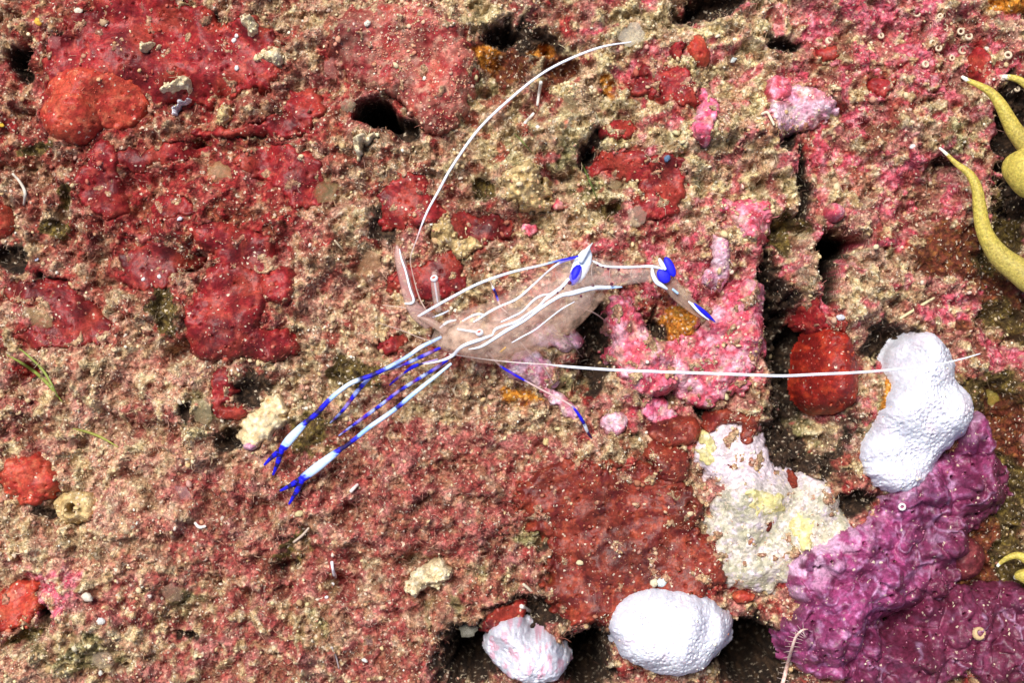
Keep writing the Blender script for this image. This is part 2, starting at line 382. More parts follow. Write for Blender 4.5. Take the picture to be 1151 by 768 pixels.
M_PURPLE = mat_surface('purple_sponge_skin', rough=.46, bump=.35, bscale=16, spec=.4, vary=.4, gran=.3, gscale=26, mott=.22, speck=.015, sscale=40)
M_TENT = mat_surface('tentacle_skin', sss=.35, rough=.45, bump=.35, bscale=30, spec=.3, vary=.25, gran=.3, gscale=50, mott=.25, sscale=55)
M_SHRIMP = mat_surface('shrimp_pigment', rough=.55, bump=.15, bscale=40, spec=.3, vary=.16)
M_CLEAR = mat_surface('clear_film', rough=.3, bump=.1, bscale=30, spec=.4, vary=.15, alpha=.38)

# ------------------------------------------------------------------ crusts and sponges that lie on the reef
TONES = {
 'red': ((.27, .015, .017), (.16, .008, .011), (.39, .055, .038), .24),
 'orange': ((.42, .055, .028), (.34, .028, .018), (.50, .12, .06), .12),
 'darkred': ((.20, .013, .014), (.12, .008, .009), (.30, .04, .028), .30),
 'rosy': ((.42, .12, .09), (.30, .03, .03), (.50, .26, .18), .95),
 'pink': ((.60, .11, .17), (.46, .045, .075), (.70, .33, .41), .28),
 'hotpink': ((.70, .12, .22), (.55, .05, .12), (.76, .38, .50), .10),
 'lilac': ((.68, .42, .50), (.58, .24, .34), (.74, .60, .66), .30),
 'rust': ((.20, .028, .014), (.12, .012, .010), (.30, .055, .025), .32),
 'scarlet': ((.27, .016, .008), (.15, .008, .006), (.38, .04, .014), .12),
 'white': ((.67, .665, .73), (.60, .59, .67), (.70, .70, .76), 0.03),
 'rock': ((.52, .46, .40), (.38, .35, .25), (.58, .48, .53), .30),
 'yellow': ((.60, .52, .22), (.48, .40, .17), (.64, .58, .38), .05),
 'purple': ((.32, .055, .165), (.18, .022, .080), (.44, .17, .34), .06),
 'maroon': ((.15, .022, .030), (.09, .014, .016), (.24, .05, .05), .02),
 'cream': ((.66, .54, .34), (.50, .38, .22), (.74, .66, .48), 1.0),
 'shell': ((.74, .58, .34), (.66, .46, .24), (.80, .68, .46), .0),
 'tanmound': ((.52, .37, .17), (.40, .27, .11), (.62, .48, .26), .85),
}
CR = []
def crust(name, label, cat, tone, blobs, thick=.1, mat=None, group=None, step=1.5, wamp=.8, rough=.012, power=4, bump=0.0, part_of=None, extra=None, ero=None, gran=None):
    if ero is None: ero = {'red': .5, 'darkred': .6, 'rosy': 1.1, 'rust': .5, 'orange': .4, 'pink': .75, 'hotpink': .6, 'lilac': .6, 'rock': .35}.get(tone, 0) * (1 if thick < .2 else .55) * (1 if wamp > .4 else .3)
    CR.append(dict(name=name, label=label, cat=cat, tone=tone, blobs=blobs, thick=thick, mat=mat, group=group, step=step,
                   wamp=wamp, rough=rough, power=power, bump=bump, part_of=part_of, extra=extra, ero=ero, gran=gran, seed=len(CR) * 13 + 5))

S = 'sponge'; A = 'algae crust'
crust('red_sponge', 'wide crimson sponge sheet dusted with white grains, notched by a tan sediment clump', S, 'red', [(150,60,78,58,0),(215,62,70,50,-10),(110,70,60,40,0),(280,60,36,36,0),(150,15,50,24,0)], .12, M_SPONGE, power=6)
crust('red_sponge', 'plump orange-red sponge lobe with smooth rounded lower rim', S, 'orange', [(75,128,37,30,-5)], .30, M_SPONGE, wamp=.25, power=2.5)
crust('red_sponge', 'red sponge lobe with rounded right rim joined to the plump orange one', S, 'orange', [(120,108,40,32,-15),(85,98,42,26,0)], .20, M_SPONGE, wamp=.35, power=3)
crust('red_sponge', 'red sponge strip below a long horizontal fold in the crimson crust', S, 'red', [(275,146,66,7,2),(320,140,30,14,10),(340,118,22,22,0)], .14, M_SPONGE)
crust('red_sponge', 'deep crimson sponge patch in the hollow under the fold, peppered with white specks', S, 'red', [(330,190,34,22,0),(300,178,36,16,0),(340,215,24,18,0)], .05, M_SPONGE)
crust('red_sponge', 'small crimson sponge patch beside the tan clumps above the round scarlet patch', S, 'red', [(195,172,36,10,5),(150,180,20,16,0)], .06, M_SPONGE)
crust('red_sponge', 'round scarlet sponge patch with brown sediment on both sides', S, 'red', [(112,212,28,26,0),(125,232,22,14,0),(118,180,18,20,0)], .12, M_SPONGE, wamp=.5)
crust('red_sponge', 'flat crimson sponge patch with one bluish bead on its rim', S, 'red', [(192,232,28,13,-8)], .08, M_SPONGE)
crust('red_sponge', 'bright orange-red sponge knob cut by the edge beside the brown turf', S, 'orange', [(-4,248,16,20,0)], .22, M_SPONGE, wamp=.3, power=2.5)
crust('red_sponge', 'dark crimson sponge film in the shaded dip beside the large smooth red lobe', S, 'darkred', [(178,290,46,20,0),(160,312,28,14,0)], .05, M_SPONGE)
crust('red_sponge', 'dull crimson sponge film beside a translucent amber disc', S, 'darkred', [(40,328,40,15,0),(78,352,26,20,0),(60,378,44,14,0),(100,368,22,16,0)], .07, M_SPONGE)
crust('red_sponge', 'large smooth red sponge lobe with a bright orange left shoulder', S, 'red', [(250,352,46,36,20),(262,322,38,34,0),(300,388,30,18,0),(240,385,34,22,0)], .20, M_SPONGE, wamp=.45, power=3)
crust('red_sponge', 'upright wedge of crimson sponge rising above the large smooth red lobe', S, 'red', [(245,268,26,16,0),(275,285,34,28,0),(310,320,20,22,0)], .18, M_SPONGE, wamp=.5, power=3)
crust('red_sponge', 'narrow dark red sponge strand hanging below the large smooth red lobe', S, 'red', [(248,438,12,26,-10),(262,465,16,10,0)], .09, M_SPONGE)
crust('red_sponge', 'orange-red grainy sponge patch above the siphon mound', S, 'orange', [(30,540,34,27,-10)], .15, M_SPONGE)
crust('red_sponge', 'fiery orange-red sponge patch beside a pink film and a dark slot', S, 'orange', [(26,672,20,18,0),(12,690,22,22,0)], .12, M_SPONGE)
crust('rosy_sponge', 'big rosy sponge boss thick with sandy grains, overhanging a black hole', S, 'rosy', [(460,60,62,54,0),(486,118,36,32,-20),(420,48,50,44,0),(500,80,32,50,0)], .26, M_SPONGE, wamp=.7, power=3.5, rough=.03)
crust('red_sponge', 'crimson sponge patch on the slope under the sweeping white antenna', S, 'red', [(456,222,28,26,0),(480,240,20,14,0),(440,245,16,14,0)], .08, M_SPONGE)
crust('red_sponge', 'speckled red sponge patch beneath the raised eye of the shrimp', S, 'red', [(475,318,44,20,0),(500,300,20,16,0)], .07, M_SPONGE)
crust('red_sponge', 'dark red sponge patch in a dip between two sandy knolls', S, 'darkred', [(545,258,28,18,0),(520,250,18,12,0)], .06, M_SPONGE)
crust('red_sponge', 'little red sponge dome at the root of the striped claw arms', S, 'red', [(440,387,20,11,0)], .10, M_SPONGE)
crust('red_sponge', 'ragged scarlet sponge patch beside the small pink upright crust', S, 'red', [(758,92,22,17,10),(735,82,16,12,0),(776,112,14,9,-20),(722,98,14,8,0)], .09, M_SPONGE, wamp=1.1)
crust('red_sponge', 'tiny scarlet sponge fleck under a blue chip', S, 'red', [(763,55,9,10,0)], .08, M_SPONGE)
crust('red_sponge', 'small oval red sponge patch edged with cream grains', S, 'red', [(698,146,20,12,10)], .09, M_SPONGE)
crust('red_sponge', 'red sponge film covered in cream grains above the hump of the shrimp', S, 'red', [(700,182,34,14,0),(725,195,20,10,0)], .05, M_SPONGE, wamp=1.2)
crust('red_sponge', 'bright red sponge patch with a white chipped rim above the tail of the shrimp', S, 'red', [(745,208,28,26,0),(735,235,24,12,0),(752,185,18,14,0)], .10, M_SPONGE, wamp=1.0)
crust('orange_sponge', 'peach coloured smooth oval sponge in the sandy turf', S, 'orange', [(787,55,11,17,15)], .10, M_SPONGE, wamp=.4)
crust('coralline_crust', 'small upright pink and white algae crust with pointed top', A, 'hotpink', [(796,128,13,22,-12),(798,104,7,14,0),(790,148,12,12,0)], .16, M_CORALLINE, wamp=.6)
crust('coralline_crust', 'pink and lilac algae crust knoll with a coral red shoulder', A, 'lilac', [(905,118,34,22,-15),(885,128,24,22,0)], .18, M_CORALLINE, wamp=.9)
crust('red_sponge', 'coral pink smooth sponge shoulder on the lilac algae knoll', S, 'pink', [(878,100,15,18,-30)], .24, M_SPONGE, wamp=.4)
crust('coralline_crust', 'rose pink algae crust plate beside the dark vertical crevice', A, 'pink', [(843,238,27,17,0),(850,258,18,18,0),(815,232,16,9,0)], .16, M_CORALLINE, wamp=.6)
crust('coralline_crust', 'pale lilac vertical ridge of algae crust below the rose pink plate', A, 'lilac', [(812,290,10,26,5),(806,312,14,14,0)], .16, M_CORALLINE, wamp=.6)
crust('coralline_crust', 'broad bright pink algae crust with lilac streaks beside the tail tip', A, 'pink', [(830,372,34,44,0),(805,395,36,30,0),(815,420,34,26,0),(845,340,18,24,0),(778,405,26,26,0),(790,440,30,16,0)], .19, M_CORALLINE, wamp=.9, bump=.06)
crust('coralline_crust', 'tall pink algae crust with knobs below the belly of the tail', A, 'pink', [(703,362,20,34,0),(716,400,30,34,15),(738,428,30,20,0),(752,398,18,16,0)], .19, M_CORALLINE, wamp=.9, bump=.06)
crust('coralline_crust', 'cluster of pale pink algae knobs just below the carapace', A, 'lilac', [(613,378,16,14,0),(634,385,13,11,0),(650,382,9,12,0)], .18, M_CORALLINE, wamp=.5, power=2.2)
crust('coralline_crust', 'flat pale pink algae plate under the start of the long straight antenna', A, 'lilac', [(590,412,28,17,0),(612,425,16,16,0)], .12, M_CORALLINE, wamp=.5)
crust('coralline_crust', 'pale pink algae strip under the thin hind leg', A, 'lilac', [(622,446,22,9,-30),(640,462,12,9,-30)], .10, M_CORALLINE, wamp=.6)
crust('coralline_crust', 'round lilac algae button beside the tip of the hind leg', A, 'lilac', [(690,476,17,13,0)], .16, M_CORALLINE, wamp=.5, power=2.5)
crust('coralline_crust', 'bright pink algae patch just above the rust-red dome', A, 'hotpink', [(738,462,20,13,-10),(752,470,10,9,0)], .14, M_CORALLINE, wamp=.8)
crust('coralline_crust', 'small pink algae button on the olive turf above the hump', A, 'pink', [(628,228,9,8,0)], .10, M_CORALLINE)
crust('coralline_crust', 'tiny pink algae button beside the dark red dip', A, 'pink', [(594,259,8,7,0)], .10, M_CORALLINE)
crust('pink_sponge', 'smooth pink sponge bead at the top of the black slot', S, 'pink', [(941,238,12,11,0)], .30, M_SPONGE, wamp=.15, power=2)
crust('red_sponge', 'glossy scarlet ball sponge crossed by the long straight antenna', S, 'scarlet', [(936,413,34,44,0),(934,440,31,28,0)], .50, M_SPONGE, wamp=.2, power=2.2)
crust('red_sponge', 'grainy red sponge film above the glossy scarlet ball', S, 'red', [(925,362,26,14,0),(915,345,14,10,0)], .12, M_SPONGE)
crust('red_sponge', 'scarlet sponge patch behind the tentacle tip in the corner', S, 'red', [(1106,76,11,26,12)], .10, M_SPONGE, wamp=.5)
crust('red_sponge', 'small scarlet sponge dot among cream grains near the pink film', S, 'red', [(932,60,13,8,0)], .07, M_SPONGE)
crust('red_sponge', 'scarlet sponge spot on the grainy slope above the tan ledge', S, 'red', [(990,96,14,12,20)], .08, M_SPONGE)
crust('rust_sponge', 'broad rust-brown sponge sheet speckled with white flakes above the white sponges', S, 'rust', [(690,600,86,62,-25),(640,560,60,40,0),(730,580,56,54,0),(670,660,60,46,0),(770,640,30,40,0),(800,640,16,26,20)], .16, M_SPONGE, wamp=.9, power=5, rough=.015)
crust('rust_sponge', 'smooth rust-red sponge dome with flat top beside the bright pink patch', S, 'rust', [(757,487,29,16,-5),(768,478,20,10,0)], .26, M_SPONGE, wamp=.3, power=2.5)
crust('rust_sponge', 'rust-red sponge lobe under the smooth dome, beside the pale rock', S, 'rust', [(756,525,20,24,0),(742,508,18,14,0)], .16, M_SPONGE, wamp=.5)
crust('rust_sponge', 'thin rust-red sponge collar along the top of the pale rock', S, 'rust', [(820,470,24,9,-5),(842,484,10,20,-30),(800,478,10,10,0)], .16, M_SPONGE, wamp=.5)
crust('rust_sponge', 'rust-orange sponge bead between the round white sponge and the pale rock', S, 'orange', [(836,673,13,8,-5)], .16, M_SPONGE, wamp=.4)
crust('rust_sponge', 'dark red sponge patch on the rim of the black hollow', S, 'darkred', [(560,706,22,13,0),(575,690,16,8,0)], .14, M_SPONGE)
crust('pale_rock', 'pale cream and lilac bare rock face with yellow crust patches', 'rock', 'rock', [(826,512,42,36,-15),(850,590,54,58,0),(905,560,40,26,-25),(850,640,44,28,0),(925,600,32,30,0)], .11, M_ROCK, wamp=.7, power=5, rough=.02, ero=.55)
crust('yellow_patch', None, None, 'yellow', [(862,566,26,13,-12)], .122, M_ROCK, part_of='pale_rock', power=8, wamp=1.2)
crust('yellow_patch', None, None, 'yellow', [(902,598,14,22,25)], .122, M_ROCK, part_of='pale_rock', power=8, wamp=1.2)
crust('yellow_patch', None, None, 'yellow', [(795,505,10,18,0)], .122, M_ROCK, part_of='pale_rock', power=8, wamp=1.2)
crust('rust_spot', None, None, 'rust', [(822,528,7,6,0)], .122, M_ROCK, part_of='pale_rock', power=8, wamp=1.2)
crust('rust_spot', None, None, 'rust', [(868,590,10,7,-30)], .122, M_ROCK, part_of='pale_rock', power=8, wamp=1.2)
crust('rust_spot', None, None, 'rust', [(890,540,8,10,0)], .122, M_ROCK, part_of='pale_rock', power=8, wamp=1.2)
crust('white_sponge', 'tall knobbly white sponge crossed by the long straight antenna tip', S, 'white', [(1046,416,38,42,-8),(1062,462,42,36,0),(1040,475,46,44,0),(1020,515,47,42,15)], .60, M_WHITE, wamp=.22, power=2.6, step=.85, bump=.016, gran=4.0, rough=.006)
crust('white_sponge', 'round white sponge cushion between the rust sheet and the black hollow', S, 'white', [(762,718,68,48,0),(735,705,44,34,0)], .62, M_WHITE, wamp=.18, power=2.6, step=.85, bump=.016, gran=4.0, rough=.006)
crust('white_sponge', 'chipped white and pink sponge stub with a brown notch', S, 'white', [(590,742,40,28,0),(572,728,26,24,0),(612,752,30,20,0)], .50, M_WHITE, wamp=.35, power=2.6, step=1.1, bump=.03, gran=9)
crust('purple_sponge', 'knobbly magenta sponge sprawling under the tall white sponge', S, 'purple', [(1060,560,72,44,20),(985,625,70,40,10),(1000,650,66,44,0),(930,650,46,38,0),(935,720,58,44,0),(1050,620,44,44,0),(1100,545,38,36,0),(1098,492,20,30,0)], .34, M_PURPLE, wamp=.35, power=3.5, bump=.30, rough=.010, gran=44, step=1.4, ero=0)
crust('purple_sponge', 'low magenta sponge lobe at the foot of the knobbly sprawl', S, 'purple', [(1040,745,64,36,10),(1000,760,44,34,0),(1075,700,50,36,0)], .28, M_PURPLE, wamp=.5, power=3, bump=.28, rough=.012, gran=42)
crust('purple_sponge', 'dull plum sponge lobe in the dark corner beyond a thin white thread', S, 'purple', [(1130,735,46,40,0),(1125,690,36,34,0)], .20, M_PURPLE, wamp=.5, power=3, bump=.28, rough=.012, gran=42)
crust('maroon_sponge', 'dark maroon ball sponge resting against the magenta sprawl', S, 'maroon', [(1088,630,24,24,0)], .42, M_PURPLE, wamp=.12, power=2)
crust('cream_shell', 'angular cream shell fragment with a pointed corner near the claws', 'shell', 'shell', [(293,477,25,18,25),(306,457,10,13,0),(279,490,15,12,0)], .20, M_ROCK, wamp=.9, power=4, rough=.03)
crust('pink_pebble', 'small smooth pink pebble under the cream shell fragment', 'pebble', 'lilac', [(280,501,11,6,0)], .20, M_ROCK, wamp=.3, power=2)
crust('siphon_mound', 'tan sponge mound with one round dark siphon hole', S, 'tanmound', [(82,572,25,18,0)], .22, M_ROCK, wamp=.5, power=2.2, extra='hole')
crust('sand_knoll', 'cauliflower-like cream sediment clump on the maroon turf', 'sediment clump', 'cream', [(478,650,20,14,-30),(492,640,12,12,0),(470,664,10,10,0)], .20, M_ROCK, wamp=1.2, power=3, bump=.11, gran=9)
crust('sand_knoll', 'pale cauliflower-like sediment clump below the arc of the long antenna', 'sediment clump', 'tanmound', [(590,205,26,24,0),(600,225,16,12,0)], .20, M_ROCK, wamp=1.3, power=3, bump=.11, gran=9)
crust('sand_knoll', 'rounded sandy sediment clump beneath the foot of the curved antenna', 'sediment clump', 'tanmound', [(500,262,16,18,0),(520,280,14,10,0)], .16, M_ROCK, wamp=1.2, power=3, bump=.11, gran=9)
crust('sand_knoll', 'small pale sediment clump at the lip of the black hole', 'sediment clump', 'cream', [(412,156,19,9,20),(404,166,6,10,0)], .16, M_ROCK, wamp=1.2, power=3, bump=.11, gran=9)
crust('sand_knoll', 'chalky white crumb lying across the crimson sponge sheet', 'sediment clump', 'cream', [(192,98,15,6,20),(203,92,6,6,0)], .30, M_ROCK, wamp=1.0, power=2.5, bump=.11, gran=9)
crust('sand_knoll', 'chalky bluish-white crumb just below the long crumb on the sponge sheet', 'sediment clump', 'white', [(206,119,12,4,35)], .26, M_ROCK, wamp=1.0, power=2.5, bump=.11, gran=9)
crust('sand_knoll', 'small cream crumb high on the crimson sponge sheet', 'sediment clump', 'cream', [(168,50,8,10,-20)], .26, M_ROCK, wamp=1.0, power=2.5, bump=.11, gran=9)
crust('sand_knoll', 'round cream pellet among grey sediment by the fold', 'sediment clump', 'tanmound', [(249,129,10,10,0)], .26, M_ROCK, wamp=.7, power=2.2, bump=.11, gran=9)
crust('sand_knoll', 'cream sediment pellet at the upper end of the crimson sheet', 'sediment clump', 'cream', [(278,26,9,11,0)], .24, M_ROCK, wamp=.9, power=2.2, bump=.11, gran=9)
crust('sand_knoll', 'wide cream sediment clump beside the rosy sponge boss', 'sediment clump', 'cream', [(304,62,17,9,5)], .22, M_ROCK, wamp=.9, power=2.4, bump=.11, gran=9)

def crust_eval(c, x, y, zl):
    """height of the crust at x,y; also its normalised distance from the middle"""
    px, py = to_px(x, y)
    wx, wy = px, py
    a = c['wamp']; s = c['seed']
    qx = px + a * (9 * fbm(px / 26, py / 26, s, 3) + 3.0 * vnoise(px / 6, py / 6, s + 2)); qy = py + a * (9 * fbm(px / 26, py / 26, s + 1, 3) + 3.0 * vnoise(px / 6, py / 6, s + 3))
    zt = c['zt']
    k = (CAM_H - zt) / CAM_H
    d = None
    acc = np.zeros(px.shape, np.float32)
    for bx, by, rx, ry, turn in c['blobs']:
        X = 575.5 + (bx - 575.5) * k; Y = 384 + (by - 384) * k
        e = ell(qx, qy, X, Y, rx * k, ry * k, turn)
        acc += np.exp(-6 * np.clip(e - 1, -1, 3))
    d = 1 - np.log(np.maximum(acc, 1e-9)) / 6
    d = np.maximum(d + a * .30 * fbm(px / 15, py / 15, s + 20, 4), 0)
    for bx, by, rx, ry, turn, _ in PITS[:3]:
        if abs(bx - c['blobs'][0][0]) < 150:
            d = d + 1.6 * sstep(1.3, .95, ell(qx, qy, bx, by, rx, ry, turn))
    dd = np.clip(d, 0, 1)
    p = c['power']
    prof = (1 - dd ** p) ** .5
    ero = c['ero'] * sstep(.10, .42, fbm(px / 22, py / 22, s + 30, 4) + .25 * (dd - .4))
    z = zl + c['thick'] * prof - .02
    z = np.where(d > 1, zl - .02 - (d - 1) * .9, z)
    if c['bump']:
        g = c['gran'] or 22
        w1, i1 = worley(px / g, py / g, s + 7)
        w2, i2 = worley(px / g * 2, py / g * 2, s + 8)
        dm1 = np.sqrt(np.clip(1 - (w1 / .85) ** 2, 0, 1)); dm2 = np.sqrt(np.clip(1 - (w2 / .7) ** 2, 0, 1))
        z = z + c['bump'] * prof * ((.45 + .75 * i1) * dm1 - .45 + .3 * dm2 * (i2 > .45) + .5 * fbm(px / 30, py / 30, s + 9, 2))
    if c['rough']:
        z = z + c['rough'] * prof * (fbm(px / 9, py / 9, s + 4, 3) + .8 * fbm(px / 30, py / 30, s + 6, 2))
    if c['extra'] == 'hole':
        b = c['blobs'][0]; X = 575.5 + (b[0] - 575.5) * k; Y = 384 + (b[1] - 384) * k
        r = np.sqrt((px - X) ** 2 + (py - Y) ** 2)
        z = z + .09 * np.exp(-((r - 9) / 3.5) ** 2) - .75 * sstep(7.0, 3.6, r)
    return z, d, ero * (d < 1.05)

for c in CR: c['zt'] = c['thick']

# raster over the picture and its margin: smooth height, crust cover, top surface
RS = .0125
gx = np.arange(-6.6, 6.6, RS); gy = np.arange(-4.7, 4.7, RS)
GX, GY = np.meshgrid(gx, gy)
zl, fine, colr, dens, turf = fields(GX.ravel(), GY.ravel())
sh = GX.shape
ZL = zl.reshape(sh)
def bil(F, x, y):
    u = np.clip((x - gx[0]) / RS, 0, len(gx) - 1.001); v = np.clip((y - gy[0]) / RS, 0, len(gy) - 1.001)
    i = u.astype(int); j = v.astype(int); fu = u - i; fv = v - j
    return (F[j, i] * (1 - fu) + F[j, i + 1] * fu) * (1 - fv) + (F[j + 1, i] * (1 - fu) + F[j + 1, i + 1] * fu) * fv
def blur(F, k):
    for ax in (0, 1):
        c = np.cumsum(np.pad(F, [(k + 1, k) if a == ax else (0, 0) for a in (0, 1)], mode='edge'), axis=ax)
        n = F.shape[ax]
        F = (np.take(c, np.arange(2 * k + 1, 2 * k + 1 + n), axis=ax) - np.take(c, np.arange(0, n), axis=ax)) / (2 * k + 1)
    return F
ZB = blur(blur(np.maximum(ZL, -.35), 6), 6)        # what the crusts drape over
for c in CR:                                       # refine the height used to place each crust
    cx = np.mean([b[0] for b in c['blobs']]); cy = np.mean([b[1] for b in c['blobs']])
    p = P(cx, cy)
    c['zt'] = float(bil(ZB, np.array([p.x]), np.array([p.y]))[0]) + c['thick'] * .6

COVER = np.zeros(sh, np.float32); TOP = (zl + fine).reshape(sh).copy(); DEN = dens.reshape(sh).copy(); TURF = turf.reshape(sh).copy()
KIND = np.zeros(sh, np.int16); SEDW = np.zeros(sh, np.float32); SEDZ = np.full(sh, -9.0, np.float32)
def bbox(c, pad=16):
    xs = []; ys = []
    k = (CAM_H - c['zt']) / CAM_H
    for bx, by, rx, ry, t in c['blobs']:
        r = max(rx, ry) * 1.2 + pad
        X = 575.5 + (bx - 575.5) * k; Y = 384 + (by - 384) * k
        xs += [X - r, X + r]; ys += [Y - r, Y + r]
    return (min(xs) - 575.5) / 100, (max(xs) - 575.5) / 100, (384 - max(ys)) / 100, (384 - min(ys)) / 100
for n, c in enumerate(CR):
    x0, x1, y0, y1 = bbox(c)
    i0, i1 = max(0, int((x0 - gx[0]) / RS)), min(len(gx), int((x1 - gx[0]) / RS) + 1)
    j0, j1 = max(0, int((y0 - gy[0]) / RS)), min(len(gy), int((y1 - gy[0]) / RS) + 1)
    sl = (slice(j0, j1), slice(i0, i1))
    z, d, er = crust_eval(c, GX[sl].ravel(), GY[sl].ravel(), ZB[sl].ravel())
    z = z.reshape(GX[sl].shape); d = d.reshape(z.shape); er = sstep(.25, .6, er.reshape(z.shape))
    m = (d < 1) & (z > TOP[sl] - (.12 if not c['part_of'] else 0))
    COVER[sl] = np.maximum(COVER[sl], sstep(1.0, .86, d))
    up = (d < .98) & (z > TOP[sl] - .1) & (er < .5)
    SEDW[sl] = np.where(d < 1, er, SEDW[sl]); SEDZ[sl] = np.where((d < 1.05) & (er > 0), np.maximum(z, SEDZ[sl]), SEDZ[sl])
    DEN[sl] = np.where((d < .98) & (er >= .5), .9, DEN[sl]); TURF[sl] = np.where((d < .98) & (er >= .5), .5, TURF[sl])
    DEN[sl] = np.where(up, TONES[c['tone']][3], DEN[sl]); TURF[sl] = np.where(up, TONES[c['tone']][3] * .22, TURF[sl])
    KIND[sl] = np.where(up, n + 1, KIND[sl])
    TOP[sl] = np.where(d < 1, np.maximum(TOP[sl], z), TOP[sl])

SEDZ = np.where(SEDZ > -5, SEDZ, TOP)
FINE = fine.reshape(sh)
TOP = np.where(SEDW > .02, np.maximum(TOP, SEDZ + (.05 * SEDW - .03) + FINE * .8), TOP)
def surf(px, py, iters=3):
    z = 0.0
    for _ in range(iters):
        p = P(px, py, z); z = float(bil(TOP, np.array([p.x]), np.array([p.y]))[0])
    return z

# the reef sheet: fine in the picture, coarser and coarser beyond it, out to 60 cm
def axis(half, step, far):
    a = list(np.arange(-half, half + step * .5, step)); s = step; p = a[-1]; out = []
    while p < far:
        s *= 1.12; p += s; out.append(p)
    return np.array([-q for q in out[::-1]] + a + out)
ax = axis(6.9, .0174, 60.0); ay = axis(5.0, .0174, 60.0)
X, Y = np.meshgrid(ax, ay)
xf = X.ravel(); yf = Y.ravel()
z0, f0, c0, d0, t0 = fields(xf, yf)
f0 = f0 * np.exp(-2.0 * np.maximum(0, np.maximum(np.abs(xf) - 7.2, np.abs(yf) - 5.3)))   # coarser mesh far outside carries no fine relief
ins = (np.abs(xf) < 6.55) & (np.abs(yf) < 4.65)
cov = np.zeros(xf.size, np.float32); cov[ins] = bil(COVER, xf[ins], yf[ins])
zb = z0.copy(); zb[ins] = bil(ZB, xf[ins], yf[ins])
zz = (z0 + f0) * (1 - cov) + (np.minimum(z0, zb) - .10 + f0 * .2) * cov
sw = np.zeros(xf.size, np.float32); sw[ins] = bil(SEDW, xf[ins], yf[ins])
szz = zz.copy(); szz[ins] = bil(SEDZ, xf[ins], yf[ins])
zz = zz + (szz + .05 * sw - .03 + f0 * .8 - zz) * np.clip(sw * 4, 0, 1)
ppx, ppy = to_px(xf, yf)
tn = sstep(-.3, .4, fbm(ppx / 12, ppy / 12, 66, 3))[:, None]
c0 = c0 + ((np.array((.42, .29, .165)) * (1 - tn) + np.array((.30, .13, .085)) * tn) - c0) * (sw * .9)[:, None]
V = np.stack([xf, yf, zz], -1)
f = grid_faces(len(ax), len(ay))
reef_me = mesh_from('reef', V, f.ravel(), 4, c0)
reef = link('reef', reef_me, M_REEF)
tag(reef, 'encrusted reef surface of tan and maroon turf with dark hollows', 'reef', kind='structure')

